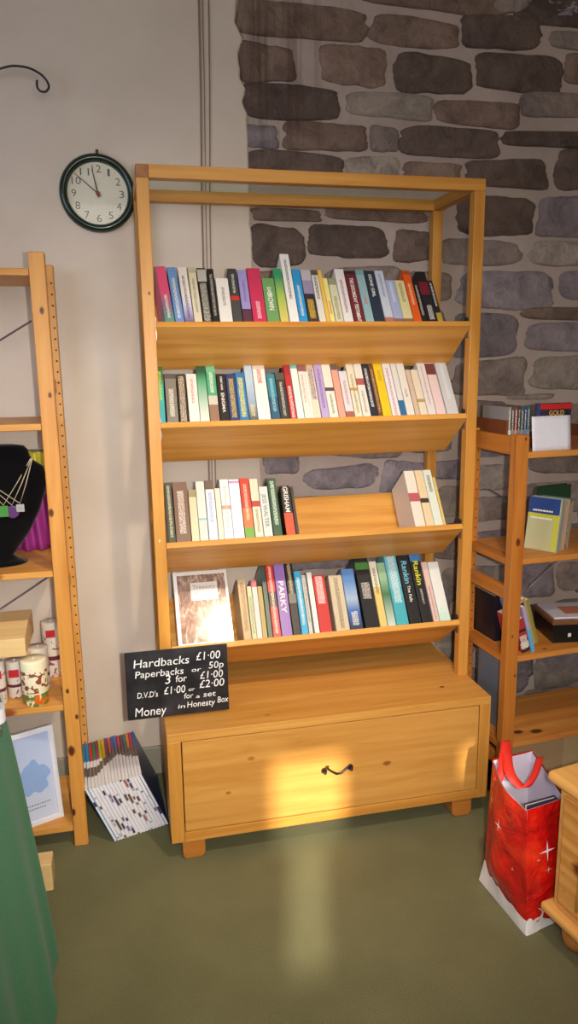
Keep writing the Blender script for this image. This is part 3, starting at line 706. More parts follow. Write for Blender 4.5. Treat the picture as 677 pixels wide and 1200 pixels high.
# knots on the front post, read where they are seen
kn = []
for u, v, r in ((49, 364, .007), (58.5, 463, .006), (60, 601, .009, ), (79, 810, .006), (90, 840, .006), (84, 880, .012), (86, 952, .009)):
    p = atY(u, v, LY); kn.append((p.x-PXL, 0, p.z, r))
holes = NT('pine_holed', .45, .35)
pf = pine('pine_post_knotty', 'Z', kn, .5)
PW = .041
MB().box(0, PW, 0, .032, 0, LH).build('post', pf, lu, bevel=.003)
MB().box(0, PW, .268, .30, 0, LH).build('post', pine('pine_post', 'Z', (), .5), lu, bevel=.003)
hl = MB()
for k in range(50):
    z = .10+k*.032
    hl.lathe([(.003, 0), (.003, .0006)], 8, Matrix.Translation((PW-.008, .2683, z)) @ RX)
hl.build('peg_holes', plain('hole_dark', (60, 32, 18), .9), lu)
for x in (-.89,):
    for y in (0, .268): MB().box(x, x+PW, y, y+.032, 0, LH).build('post', pine('pine_post', 'Z', (), .5), lu, bevel=.003)
for x in (0.006, -.884):
    for z in (.12, .75, 1.35): MB().box(x, x+.02, .032, .268, z, z+.04).build('side_rail', pine('pine_rail', 'Y', (), .5), lu, bevel=.002)
LZ = [1.679, 1.279, .868, .463, .070]
for i, z in enumerate(LZ):
    MB().box(-.848, -.001, .003, .297, z-.018, z).build('shelf', pine('pine_shelf', 'X', [(-.16, .003, z-.008, .02, (150, 80, 40))] if i != 1 else (), .9), lu, bevel=.0015)
steel = plain('steel_brace', (125, 118, 120), .4, metal=.6)
for (ua, va, ub, vb) in ((-60, 436, 37, 376), (-40, 741, 57, 676)):
    a, b = atY(ua, va, .452), atY(ub, vb, .452); o_ = Vector((PXL, LY, 0))
    MB().tube([a-o_, b-o_], .003, 6).build('cross_brace', steel, lu)
# necklace bust on the third shelf
def lx(u, v, y): p = atY(u, v, y); return p
by = .28; zsh = LZ[2]
xc = lx(-6, 600, by).x
bs = thing('necklace_stand', 'black velvet necklace bust standing on the left pine unit', 'display stand', (xc, by, zsh))
vel = NT('black_velvet', .95, .05); vel.b.inputs['Sheen Weight'].default_value = .15; vel.col(s2l((12, 10, 12)))
rowsb = [(666, 34, .055), (662, 40, .06), (656, 30, .045), (650, 22, .028), (640, 30, .028), (625, 41, .032), (600, 53, .038), (575, 60, .044), (560, 61, .046), (548, 57, .044), (541, 46, .040), (535, 41, .036), (528, 39, .034), (523, 34, .032), (521, 22, .02)]
vs = []; fs = []; SG = 28
for v, hw, dp in rowsb:
    hwm = lx(-6+hw, v, by).x-xc; zz = max(0, lx(0, v, by).z-zsh)
    for k in range(SG): a = 2*PI*k/SG; vs.append((hwm*math.cos(a), dp*math.sin(a), zz))
for i in range(len(rowsb)-1):
    for k in range(SG): a, b = i*SG+k, i*SG+(k+1) % SG; fs.append((a, b, b+SG, a+SG))
fs.append(tuple(range(SG))[::-1]); fs.append(tuple(range((len(rowsb)-1)*SG, len(rowsb)*SG)))
MB().add(vs, fs).build('bust', vel.m, bs, smooth=True)
chain = plain('silver_chain', (232, 216, 184), .35, metal=.5)
for (u, v, ub, kind, lab) in ((23.5, 596, 38, 'sq', 'fine chain necklace with silver square pendant on black bust'), (14, 598, 37, 'disc', 'fine chain necklace with purple disc pendant on black bust'),
                             (4, 598, 36, 'green', 'fine chain necklace with green square pendant on black bust'), (-14, 594, 35, 'disc2', None)):
    if lab is None: continue
    y = by-.047
    top = lx(ub, 537, by-.020); mid = lx((u+ub)/2, 566, y+.004); bot = lx(u, v-6, y)
    topl = lx(-12-ub, 537, by-.020); midl = lx((u-12-ub)/2, 566, y+.004)
    nk = thing('necklace', lab, 'necklace', tuple(bot), group=None)
    bo = bot
    MB().tube([top-bo, mid-bo, Vector((0, 0, 0)), midl-bo, topl-bo], .0014, 5).build('chain', chain, nk)
    if kind == 'sq':
        MB().box(-.011, .011, -.003, 0, -.024, -.002).build('pendant', plain('silver_square', (225, 222, 215), .25, metal=.6), nk, bevel=.001)
        MB().box(-.005, .005, -.0042, -.003, -.017, -.008).build('inlay', plain('grey_inlay', (150, 155, 160), .3), nk)
    elif kind == 'disc':
        MB().lathe([(.018, 0), (.018, .002), (.015, .003)], 24, Matrix.Translation((0, .003, -.020)) @ RX).build('pendant', plain('purple_enamel', (90, 50, 105), .35), nk)
    else:
        MB().box(-.014, .012, -.002, .002, -.034, -.002).build('pendant', plain('green_enamel', (70, 140, 60), .35), nk, bevel=.001)
# silk scarf hanging behind the bust
sc_ = NT('silk_scarf', .4, .4); z_ = sc_.xyz(sc_.coord())[2]
nz = sc_.noise(sc_.coord(), 20, 3)
sc_.col(sc_.ramp(sc_.math('ADD', z_, sc_.math('MULTIPLY', nz, .06)), [(.0, (150, 50, 130)), (.20, (165, 60, 145)), (.245, (175, 110, 150)), (.27, (190, 180, 70)), (.36, (205, 195, 60))]))
p0 = lx(5, 662, .40); p1 = lx(74, 655, .40)
sx = thing('scarf', 'purple and yellow silk scarf hanging behind the black bust', 'scarf', (p0.x, .40, zsh))
def sf(u, v):
    x = (p1.x-p0.x)*u; return (x*(1-.1*v), .012*math.sin(u*26+v*2)*(1-v*.5)+.006*math.sin(u*9), .002+v*.31)
MB().grid(sf, 60, 14).build('drape', sc_.m, sx, smooth=True, solid=.0015)
MB().tube([(-.02, 0, .312), ((p1.x-p0.x)*.93+.005, 0, .312)], .004, 8).build('rod', steel, sx)
MB().tube([(-.02, 0, .312), (-.02, 0, .0)], .004, 8).build('rod_stand', steel, sx)
# candles and a wooden box on the fourth shelf
def candle(lab, u, vb, vt, rpx, y, kind):
    c = atY(u, vb, y); c2 = atY(u+rpx, vb, y); r = c2.x-c.x; top = atY(u, vt, y).z; z0 = LZ[3]
    h = top-z0
    cn = thing('candle', lab, 'candle', (c.x, y, z0), group='candles on the fourth shelf')
    wx = NT('wax_'+kind, .35, .4); wx.b.inputs['Subsurface Weight'].default_value = .15; wx.b.inputs['Subsurface Radius'].default_value = (.01, .006, .003)
    co = wx.coord(); z_ = wx.xyz(co)[2]; n = wx.noise(co, 55, 3, .6, .8); n2 = wx.noise(co, 38, 2, .5, 1.0)
    f = wx.math('DIVIDE', z_, h)
    basec = s2l((242, 232, 196)) if kind == 'flower' else s2l((226, 218, 206))
    if kind == 'flower':
        low = wx.math('MULTIPLY', wx.math('LESS_THAN', f, .27), wx.math('GREATER_THAN', n, .42))
        c1_ = wx.mix(low, basec, wx.ramp(n2, [(.42, (105, 130, 50)), (.5, (120, 140, 55)), (.52, (225, 100, 30)), (.7, (235, 120, 40))]))
        midm = wx.math('MULTIPLY', wx.math('MULTIPLY', wx.math('GREATER_THAN', f, .3), wx.math('LESS_THAN', f, .78)), wx.math('GREATER_THAN', n2, .54))
        c1_ = wx.mix(midm, c1_, s2l((140, 80, 60)))
    else:
        midm = wx.math('MULTIPLY', wx.math('LESS_THAN', f, .75), wx.math('GREATER_THAN', n2, .61))
        c1_ = wx.mix(midm, basec, s2l((150, 90, 90)))
        rb = wx.math('LESS_THAN', wx.math('ABSOLUTE', wx.math('SUBTRACT', f, .35)), .04)
        c1_ = wx.mix(rb, c1_, s2l((110, 50, 60)))
    wx.col(c1_)
    MB().lathe([(r*.97, 0), (r, .003), (r, h-.004), (r*.96, h), (r*.3, h-.002), (r*.05, h-.003)], 32).build('wax', wx.m, cn, smooth=True)
    MB().tube([(0, 0, h-.004), (.001, 0, h+.004)], .0012, 6).build('wick', ink_w, cn)
    if kind != 'flower':
        MB().box(-.014, .014, -r-.002, -r+.001, h-.045, h-.022).build('price_label', plain('red_label', (200, 40, 45), .5), cn)['label'] = 'red price label'
    return cn
candle('cream pillar candle with orange flowers, front of the fourth pine shelf', 43.5, 829, 771, 15.5, .19, 'flower')
candle('white candle with dark bands, behind the flowered candle to its left', 20, 815, 773, 10, .25, 'band')
candle('tall white candle at the back right of the fourth pine shelf', 64, 790, 727, 11, .385, 'red')
candle('greyish candle with red label, between flowered and back right candles', 48, 808, 757, 12, .29, 'band2')
candle('candle with red label cut by the left frame edge', 0, 820, 775, 9, .21, 'band3')
# wooden box standing on the candles' shelf on a low stand
lz = LZ[3]
a = atY(-30, 770, .17); b = atY(31, 770, .17)
zb, zt = atY(28, 769, .17).z, atY(28, 748, .17).z
bxw = wood('box_wood', (238, 206, 146), (222, 182, 118), 'X', contrast=.4)
wb = thing('wooden_box', 'pale wooden box with sloping lid above the candles at left edge', 'box', (a.x, .17, lz))
wx_ = b.x-a.x; M90 = Matrix(((0, 0, 1, 0), (1, 0, 0, 0), (0, 1, 0, 0), (0, 0, 0, 1)))
zt2 = atY(40, 722, .30).z
sec = [(0, zb-lz), (0, zt-lz), (.10, zt2-lz), (.20, zt2-lz), (.20, zb-lz+.0)]
MB().prism(sec, 0, wx_, M90).build('body', bxw, wb, bevel=.002)
MB().box(wx_-.02, wx_-.008, .10, .112, 0, zb-lz).box(.005, .017, .12, .132, 0, zb-lz).box(.005, .017, .01, .022, 0, zb-lz).build('stand_leg', bxw, wb)
# framed picture on the bottom shelf
zf = LZ[4]; yb = .185
bl, br_ = atZ(39, 966, zf), atZ(75, 953, zf)
d = (br_-bl); wv = Vector((d.x, d.y, 0)); wid = wv.length*1.0
rzf = math.atan2(wv.y, wv.x)
frt = thing('picture_frame', 'white framed print of a blue tree on lowest pine shelf', 'picture', M=Matrix.Translation((bl.x-.09, bl.y-.055, zf+.0005)) @ Matrix.Rotation(rzf, 4, 'Z') @ Matrix.Rotation(math.radians(-9), 4, 'X'))
FWd, FHt = wid+.10, .292
wf = plain('frame_white', (226, 228, 236), .4)
bw = .016
MB().box(0, FWd, 0, .014, 0, bw).box(0, FWd, 0, .014, FHt-bw, FHt).box(0, bw, 0, .014, bw, FHt-bw).box(FWd-bw, FWd, 0, .014, bw, FHt-bw).build('frame', wf, frt, bevel=.002)
art = NT('pale_blue_print', .35, .3); z_ = art.xyz(art.coord())[2]; art.col(art.ramp(z_, [(0.02, (205, 214, 238)), (.2, (190, 204, 236)), (.29, (176, 192, 226))]))
MB().box(bw-.001, FWd-bw+.001, .004, .012, bw-.001, FHt-bw+.001).build('print', art.m, frt)
pts = []
for k in range(40):
    a = 2*PI*k/40; r = .052*(1+.12*math.sin(5*a)+.07*math.sin(9*a+1)); pts.append((FWd*.62+r*math.cos(a)*.9, .145+r*math.sin(a)*.95))
MB().prism(pts, .0, .0006, Matrix(((1, 0, 0, 0), (0, 0, 1, .0032), (0, 1, 0, 0), (0, 0, 0, 1)))).build('tree_motif', plain('tree_blue', (146, 176, 226), .5), frt)
TFm = Matrix(((1, 0, 0, 0), (0, 0, -1, .0035), (0, 1, 0, 0), (0, 0, 0, 1)))
for zz, x1 in ((.062, .8), (.050, .74)):
    mbk = MB()
    x = FWd*.42
    while x < FWd*x1:
        w_ = R_.uniform(.003, .008); mbk.box(x, x+w_, .0030, .0036, zz, zz+.003); x += w_+.002
    mbk.build('caption', INK['g'], frt)
# partwork volumes leaning on the pine post
vcol = [(40, 130, 175), (36, 140, 190), (205, 45, 60), (40, 140, 90), (175, 50, 120), (185, 205, 30), (235, 175, 20), (110, 60, 120), (200, 90, 50), (95, 75, 150), (70, 110, 190), (200, 75, 45), (115, 50, 110), (30, 120, 95), (225, 125, 35), (190, 40, 70), (45, 110, 175)]
vn = ['blue-capped volume, leftmost', 'second blue-capped volume beside the leftmost', 'red-capped volume right of two blue ones', 'green-capped volume between red and magenta ones', 'magenta-capped volume left of the lime one', 'lime-capped volume', 'yellow-capped volume right of the lime one',
      'dark purple-capped volume right of the yellow one', 'rust-capped volume between purple and violet ones', 'violet-capped volume left of the mid-row blue one', 'blue-capped volume in mid row right of violet', 'orange-red-capped volume right of the mid-row blue one',
      'plum-capped volume left of the teal-green one', 'teal-green-capped volume left of the orange one', 'orange-capped volume left of the crimson one', 'crimson-capped volume, second from right end', 'blue-capped volume at the right end']
LEAN = math.radians(21.9); RZ = math.radians(4.0)
for i in range(17):
    x = -.1655+i*.0099; y = .137+i*.0029
    zoff = .0005
    M = Matrix.Translation((x, y, zoff)) @ Matrix.Rotation(RZ, 4, 'Z') @ Matrix.Rotation(-LEAN, 4, 'Y')
    w = .0099*math.cos(LEAN)-.0005; hh = .2035+R_.uniform(-.002, .002); ln = .283
    vo = thing('book', f'slim {vn[i]} of the floor row', 'book', M=M, group='picture volumes leaning on the floor')
    vm = NT('volume_cover', .35, .45); co = vm.coord(); X, Y, Z = vm.xyz(co)
    f = vm.math('DIVIDE', Y, ln)
    n = vm.noise(vm.mapping(co, (30, 26, 1), (i*.31, 0, 0)), 1.0, 3, .6)
    cen = .40+.10*math.sin(i*.42+.6)*(-1)+.012*i
    band = vm.math('LESS_THAN', vm.math('ADD', vm.math('ABSOLUTE', vm.math('SUBTRACT', f, cen)), vm.math('MULTIPLY', n, .20)), .19)
    base_ = vm.ramp(f, [(0, (232, 230, 232)), (.56, vcol[i])], 'CONSTANT')
    up = vm.math('GREATER_THAN', Z, hh-.0015)
    c = vm.mix(vm.math('MULTIPLY', band, up), base_, s2l((112, 96, 84)))
    if i in (0, 16): c = vm.mix(vm.math('LESS_THAN', Z, hh-.0015), c, s2l((60, 140, 185) if i == 0 else (50, 70, 110)))
    vm.col(c)
    mb = MB(); mb.box(0, w, 0, ln, hh-.001, hh); mb.box(0, .001, 0, ln, 0, hh-.001); mb.box(w-.001, w, 0, ln, 0, hh-.001); mb.build('cover', vm.m, vo)
    pm = NT('page_edge', .7, .2); co = pm.coord(); n = pm.noise(pm.mapping(co, (1, 1, 24), (i*.23, 0, i*.37)), 1.0, 2, .5)
    hue = R_.choice([(70, 60, 90), (150, 90, 80), (60, 90, 150), (90, 70, 60), (120, 110, 150)])
    pm.col(pm.ramp(n, [(.0, (226, 224, 236)), (.55, (228, 226, 236)), (.58, hue)]))
    MB().box(.0011, w-.0011, .001, ln-.001, .0015, hh-.001).build('pages', pm.m, vo)

# ------------------------------------------------------------------ pine shelving unit, right
RO = (1.038, -.012); RTH = math.radians(5)
ru = thing('shelving_unit', 'pine shelving unit at the right edge in front of the stone wall', 'shelves', (RO[0], RO[1], 0), RTH)
RM = Matrix.Translation((RO[0], RO[1], 0)) @ Matrix.Rotation(RTH, 4, 'Z')
RMi = RM.inverted()
rp = wood('pine_orange', (198, 130, 56), (168, 96, 34), 'Z', [(.021, 0, .897, .009), (.018, 0, .60, .004), (.03, 0, 1.205, .004), (.034, 0, .47, .004)], contrast=.5)
ry = wood('pine_orange_y', (198, 130, 56), (168, 96, 34), 'Y', contrast=.4)
RH = 1.217; RD = .285
for x0, y0 in ((0, 0), (0, RD-.032), (.84, 0), (.84, RD-.032)):
    MB().box(x0, x0+.042, y0, y0+.032, 0, RH).build('post', rp, ru, bevel=.002)
for x0 in (.004, .858):
    for z in (RH-.045, .838-.062+.05-.05, .30, .16):
        pass
    for z0, z1 in ((RH-.060, RH-.006), (.712, .752), (.150, .192)):
        MB().box(x0-.0, x0+.018, .030, RD-.031, z0, z1).build('side_rail', ry, ru, bevel=.002)
hl = MB()
for k in range(34):
    z = .12+k*.032
    hl.lathe([(.0025, 0), (.0025, .0006)], 8, Matrix.Translation((.012, RD-.0318, z)) @ RX)
    hl.lathe([(.0025, 0), (.0025, .0006)], 8, Matrix.Translation((.032, RD-.0318, z)) @ RX)
hl.build('peg_holes', plain('hole_dark2', (60, 32, 18), .9), ru)
RZs = [1.165, .842, .530, .238]
for i, z in enumerate(RZs):
    kn = [(.10, .06, z, .014), (.16, .045, z, .016), (.085, .10, z, .008)] if i == 3 else ([(.16, .03, z, .006), (.10, .05, z, .006)] if i == 2 else ())
    MB().box(.0425, .8395, .004, RD-.004, z-.018, z).build('shelf', wood('pine_shelf_orange', (216, 150, 74), (186, 112, 46), 'X', kn, contrast=.9), ru, bevel=.0015)
    if i: MB().box(.0, .0425, .0325, RD-.0325, z-.018, z).build('shelf_end', ry, ru)
for (ua, va, ub, vb) in ((572, 573, 680, 632), (620, 688, 660, 650), (568, 738, 584, 727)):
    y = RO[1]+RD+.02
    a, b = RMi @ atY(ua, va, y), RMi @ atY(ub, vb, y)
    MB().tube([a, b], .0025, 6).build('cross_brace', steel, ru)
def rloc(u, v, yl):   # point on the unit's own depth plane yl (local)
    p = RM @ Vector((0, yl, 0)); nrm = RM.to_3x3() @ Vector((0, 1, 0)); return RMi @ onP(u, v, p, nrm)
def rput(x, y, z, rz=0, lean=0, tip=0):
    return RM @ Matrix.Translation((x, y, z)) @ Matrix.Rotation(rz, 4, 'Z') @ Matrix.Rotation(-lean, 4, 'Y') @ Matrix.Rotation(tip, 4, 'X')
# top: box of discs
z1 = RZs[0]+.0005
dx0 = rloc(595, 506, .11).x
bxm = plain('brown_box', (120, 66, 36), .5)
db = thing('disc_box', 'brown wooden box of disc cases on top of the right pine unit', 'box', M=rput(dx0-.0085, .105, z1))
MB().box(0, .006, .0, .165, 0, .085).build('end_panel', bxm, db, bevel=.001)
MB().box(.0, .30, .0, .005, 0, .03).box(.0, .30, .160, .165, 0, .03).box(.006, .30, .005, .160, 0, .004).build('tray', bxm, db)
MB().box(.294, .30, .005, .160, .004, .06).build('end_panel', bxm, db)
dcol = [(150, 145, 140), (70, 80, 75), (150, 60, 60), (60, 65, 60), (80, 90, 90), (60, 70, 110), (60, 110, 120)]
dnm = ['grey', 'dark green', 'red', 'charcoal', 'slate', 'navy', 'teal']
for i, (c, nmz) in enumerate(zip(dcol, dnm)):
    M = rput(dx0+i*.0112, .1115, z1+.0045)
    dcs = thing('disc_case', f'{nmz} disc case upright in the brown box on right unit', 'disc case', M=M, group='disc cases in the brown box')
    MB().box(0, .0100, 0, .142, 0, .120).build('case', book_mat([(0, c)], .124, .010, (W_, .1, .9, .4), gloss=.15), dcs, bevel=.0008)
    MB().box(-.0001, .0101, -.0003, 0, .02, .05).build('spine_label', plain('spine_lab', [min(255, x+70) for x in c], .3), dcs)
# face-out case with red strip, white card before it
a = rloc(625, 489, .06); b = rloc(667, 486, .06)
zt = rloc(630, 474.5, .06).z
fc = thing('disc_case', 'disc case with red strip facing out behind the white card', 'disc case', M=rput(a.x+.004, .052, z1+.0045))
wd = b.x-a.x-.004; ht = zt-z1
MB().box(0, wd, 0, .010, 0, ht).build('case', plain('case_dark', (58, 46, 60), .25), fc, bevel=.001)
MB().box(.012, wd, -.0006, 0, ht-.018, ht-.002).build('red_strip', plain('strip_red', (200, 40, 40), .3), fc)
MB().box(.0, .012, -.0006, 0, .0, ht-.002).build('spine_strip', plain('strip_blue', (40, 70, 120), .3), fc)
TFr = Matrix(((1, 0, 0, 0), (0, 0, -1, -.0008), (0, 1, 0, 0), (0, 0, 0, 1)))
put_text('title', 'GOLD', TFr, wd*.35, wd*.78, ht-.036, .014, INK['gold'], fc, bold=.02)
mb = MB(); mb.lathe([(.008, 0), (.008, .0006)], 16, Matrix.Translation((wd*.88, -.0001, ht-.030)) @ RX); mb.build('badge', ink_k, fc)
a = rloc(624, 523, .012); b = rloc(669, 519, .012); zt = rloc(640, 488, .012).z
cdp = thing('card', 'blank white card propped on the top front of the right unit', 'card', M=rput(a.x, .012, z1))
MB().grid(lambda u, v: ((b.x-a.x)*u, .012*v+.004*math.sin(u*PI), (zt-z1)*v), 10, 6).build('sheet', plain('card_white', (224, 222, 232), .6), cdp, smooth=True, solid=.001)
# second shelf: books leaning, first with its cover visible
z2 = RZs[1]+.0005
lab2 = 'books on the second shelf of the right unit'
x = .087; le = -.24
M0 = rput(x+.03, .045, z2, 0, le)
specs = [('olive book with blue band, its cover turned to view', .011, .165, (186, 184, 140), None), ('light blue spined', .012, .165, (130, 150, 180), None), ('thin lime spined', .006, .165, (170, 175, 60), None),
         ('pink-brown spined', .013, .160, (190, 150, 140), (W_, .1, .9, .4)), ('peach spined', .015, .160, (225, 180, 145), None), ('dark teal spined', .012, .162, (60, 110, 115), (W_, .1, .9, .4)), ('tan spined', .014, .150, (190, 165, 130), (pk, .1, .9, .4)), ('cream spined', .014, .155, (220, 205, 180), (pk, .1, .9, .4)), ('brown spined', .016, .165, (110, 80, 60), (W_, .1, .9, .4))]
prevn = None
RZB = math.radians(28)
q0 = rloc(652, 626, .03); bx0, by0 = q0.x, .03
for i, (nm_, w, h, c, pr) in enumerate(specs[:7]):
    M = rput(bx0, by0, z2, RZB, -.16)
    lab = (nm_+' on right unit second shelf') if i == 0 else f'{nm_} book on right unit second shelf, right of the {prevn} one'
    rb_ = make_book(lab, lab2, M, w, h, .105, [(0, c)], pr, hard=False)
    if i == 0: r0 = rb_
    prevn = nm_.split(',')[0].replace(' book with blue band', '').replace(' spined', '')
    bx0 += (w/math.cos(.16)+.0008)*math.cos(RZB); by0 += (w/math.cos(.16)+.0008)*math.sin(RZB)
MB().box(-.0008, 0, .003, .104, .115, .165).build('blue_band', plain('cover_blue', (40, 66, 130), .35), r0)
MB().box(-.0008, 0, .003, .104, .103, .115).build('yellow_band', plain('cover_lime', (190, 190, 60), .35), r0)
MB().box(-.0008, 0, .003, .018, .004, .103).build('spine_side_band', bpy.data.materials['cover_lime'], r0)
mbk = MB()
for zz_ in (.122, .098):
    y_ = .025
    while y_ < .09:
        w_ = R_.uniform(.004, .009); mbk.box(-.0012, -.0008, y_, y_+w_, zz_, zz_+.005); y_ += w_+.002
mbk.build('cover_print', ink_w, r0)
gm = thing('book', 'dark green hardback standing behind the leaning books on right unit second shelf', 'book', M=rput(q0.x+.03, .155, z2, math.radians(8), 0))
MB().box(0, .13, 0, .003, 0, .185).box(0, .13, .019, .022, 0, .185).box(0, .003, .003, .019, 0, .185).build('cover', plain('dk_green', (32, 62, 40), .4), gm, bevel=.001)
MB().box(.003, .127, .003, .019, .003, .181).build('pages', white_page, gm)
# third shelf
z3 = RZs[2]+.0005
lab3 = 'books on the third shelf of the right unit'
xx = rloc(613, 748, .02).x
for nm_, w, h, c, pr, dp, yy in [('red and black', .030, .115, (165, 36, 40), (W_, .1, .5, .8), .10, .010), ('blue and lilac', .011, .160, (90, 150, 200), None, .12, .006), ('black', .012, .165, (35, 38, 36), None, .12, .03), ('tan', .022, .165, (180, 150, 110), None, .12, .055), ('olive green', .014, .160, (140, 135, 60), None, .12, .06)]:
    M = rput(xx, yy+.01, z3, 0, .30)
    bands = [(0, c)]
    if nm_ == 'blue and lilac': bands = [(0, (80, 170, 215)), (.5, (165, 160, 200))]
    if nm_ == 'red and black': bands = [(0, (40, 32, 32)), (.12, (190, 170, 150)), (.3, (50, 30, 30)), (.38, (175, 40, 42)), (.6, (40, 30, 30)), (.68, (175, 40, 42))]
    if nm_ != 'red and black': pr = pr
    make_book(f'{nm_} book leaning left on right unit third shelf', lab3, M, w, h, dp, bands, pr)
    xx += (w+.001)/math.cos(.30)
bb = thing('storage_box', 'black box lying under a brown board on right unit third shelf', 'box', M=rput(rloc(648, 737, .06).x, .06, z3, math.radians(-14)))
MB().box(0, .24, 0, .16, 0, .062).build('body', plain('box_black', (26, 24, 24), .3), bb, bevel=.002)
MB().box(-.004, .244, -.004, .164, .062, .076).build('lid', plain('box_brown', (120, 78, 48), .4), bb, bevel=.002)
MB().box(.05, .06, -.0008, 0, .02, .032).build('label', plain('lab_w', (220, 215, 205), .5), bb)
bt = thing('magazine', 'white booklet lying on the black and brown box', 'magazine', M=rput(rloc(648, 737, .06).x+.01, .07, z3+.0768, math.radians(-14)))
MB().box(0, .21, 0, .14, 0, .006).build('cover', plain('mag_white', (215, 212, 220), .3), bt)
MB().box(.05, .16, .03, .10, .006, .0066).build('picture', plain('mag_pic', (190, 120, 90), .3), bt)
# dark records leaning at the back left, seen through the side frame
for i in range(4):
    rc = thing('album', ['black album at the back left of right unit third shelf, outermost', 'black album second from outermost, back left of right unit', 'black album third from outermost, back left of right unit', 'black album innermost, back left of right unit'][i], 'album', M=rput(.046+i*.0105, .135, z3, 0, .04), group='black albums on right unit')
    MB().box(0, .0015, 0, .125, 0, .155).box(.0075, .009, 0, .125, 0, .155).box(.0015, .0075, 0, .0015, 0, .155).build('sleeve', plain('sleeve_black', (30, 28, 36), .35), rc)
    MB().box(.0015, .0075, .0015, .124, .002, .153).build('pages', white_page, rc)
# fourth shelf: big grey book
z4 = RZs[3]+.0005
make_book('large grey-blue hardback standing on right unit bottom shelf behind the post', None, rput(.046, .055, z4, math.radians(0), 0), .034, .245, .17, [(0, (110, 118, 126))], None, hard=True)
cb_ = thing('cardboard_box', 'brown cardboard box under the bottom shelf of right unit', 'box', M=rput(.075, .06, 0, math.radians(-3)))
cbm = plain('cardboard', (176, 146, 108), .8)
MB().box(0, .50, 0, .19, 0, .20).build('body', cbm, cb_, bevel=.003)
MB().box(.20, .26, -.0006, .0, .0, .20).build('tape', plain('tape_tan', (190, 164, 122), .3), cb_)
tag(MB().box(.046, .07, .05, .18, .001, .20, RM).build('black_folder', plain('folder_black', (22, 22, 24), .4), bevel=.002), 'black folder standing between post and cardboard box under right unit', 'folder')

# ------------------------------------------------------------------ red gift bag
red = NT('red_foil_bag', .22, .6); co = red.coord(); n = red.noise(co, 9, 4, .6, .8)
red.col(red.ramp(n, [(.3, (160, 12, 14)), (.52, (218, 24, 20)), (.72, (245, 62, 30))])); red.bump(red.noise(co, 14, 4, .6, 1.2), .7, .02); red = red.m
lin = plain('bag_lining', (214, 206, 222), .6)
B = [Vector((.846, -.279, .001)), Vector((.857, -.492, .001)), Vector((.99, -.462, .001)), Vector((.975, -.262, .001))]   # back-left, front-left, front-right, back-right
T = [atZ(577, 890, .36), atZ(616, 950, .345), None, atZ(664, 900, .36)]
T[2] = Vector((T[1].x+.125, T[1].y+.025, .345))
T[3] = Vector((T[0].x+.125, T[0].y+.01, .365))
gbag = thing('gift_bag', 'red shiny gift bag with white stars beside the small pine chest', 'bag', (.92, -.37, 0))
go = Vector((.92, -.37, 0))
names = ['left', 'front', 'right', 'back']
def side_pt(i, u, v, inset=0):
    j = (i+1) % 4
    b = B[i].lerp(B[j], u); t_ = T[i].lerp(T[j], u); p = b.lerp(t_, v)
    ed = (B[j]-B[i]).normalized(); nrm = ed.cross(Vector((0, 0, 1)))
    nrm = Vector((nrm.x, nrm.y, 0)).normalized()
    c_ = (B[0]+B[1]+B[2]+B[3])/4
    if nrm.dot((B[i]+B[j])/2-c_) < 0: nrm = -nrm
    edge = math.sin(PI*u)
    k = .010*math.sin(PI*v)*edge+.008*noise.noise(Vector((p.x*14, p.y*14, p.z*14)))*min(1, edge*2)*(.3+v*(1-v)*3)
    if i == 0: k += .018*edge*min(1, v*4)
    return p+nrm*(k-inset)-go
mb = MB(); inn = MB()
for i in range(4):
    mb.grid(lambda u, v: tuple(side_pt(i, u, v)), 18, 22)
    inn.grid(lambda u, v: tuple(side_pt(i, u, v*.97+.025, .0035)), 14, 16)
mb.add([tuple(B[i]-go) for i in range(4)], [(3, 2, 1, 0)])
mb.build('bag_body', red, gbag, smooth=True); inn.build('lining', lin, gbag, smooth=True)
snow = plain('snow_white', (240, 236, 236), .45)
sn = MB()
for i in (0, 1):
    def hgt(u, i=i): 
        return (.058-.018*u if i == 0 else .040-.030*u)+.018*noise.noise(Vector((u*7+i*3, 0, 0)))
    sn.grid(lambda u, v, i=i: tuple(side_pt(i, u, v*hgt(u)/.36, -.0014-((.012*(1-.6*u) if i == 0 else .0048*(1-u))*(1-v)))), 24, 4)
h0_, h1_ = .040/.36, .040/.36
ca_ = [side_pt(0, 1, 0, -.0062), side_pt(1, 0, 0, -.0062), side_pt(1, 0, h1_, -.0014), side_pt(0, 1, h0_, -.0014)]
cm_ = [(ca_[0]+ca_[1])/2+Vector((-.002, -.003, 0)), (ca_[2]+ca_[3])/2+Vector((-.001, -.0012, 0))]
sn.add([tuple(q_) for q_ in ca_+cm_], [(0, 4, 5, 3), (4, 1, 2, 5)])
sn.build('snow_print', snow, gbag, smooth=True)
def star(i, u, v, R1, thin=.14, n=4):
    c_ = side_pt(i, u, v, -.003); cx = (side_pt(i, min(1, u+.05), v, -.003)-side_pt(i, max(0, u-.05), v, -.003)).normalized(); cy = (side_pt(i, u, v+.03, -.003)-side_pt(i, u, v-.03, -.003)).normalized()
    pts = []
    for k in range(n*2):
        a = PI*k/n+PI/2; r = R1 if k % 2 == 0 else R1*thin
        pts.append(c_+cx*r*math.cos(a)+cy*r*math.sin(a))
    m_ = MB(); m_.add([tuple(p) for p in pts]+[tuple(c_)], [(k, (k+1) % (2*n), 2*n) for k in range(2*n)]); return m_
# stars: left face and front face
for i, u, v, r in ((0, .25, .78, .014), (0, .55, .70, .017), (1, .42, .66, .030), (1, .45, .5, .011), (1, .22, .60, .006), (0, .8, .45, .006)):
    st2 = star(i, u, v, r); st2.build('star_print', snow, gbag)
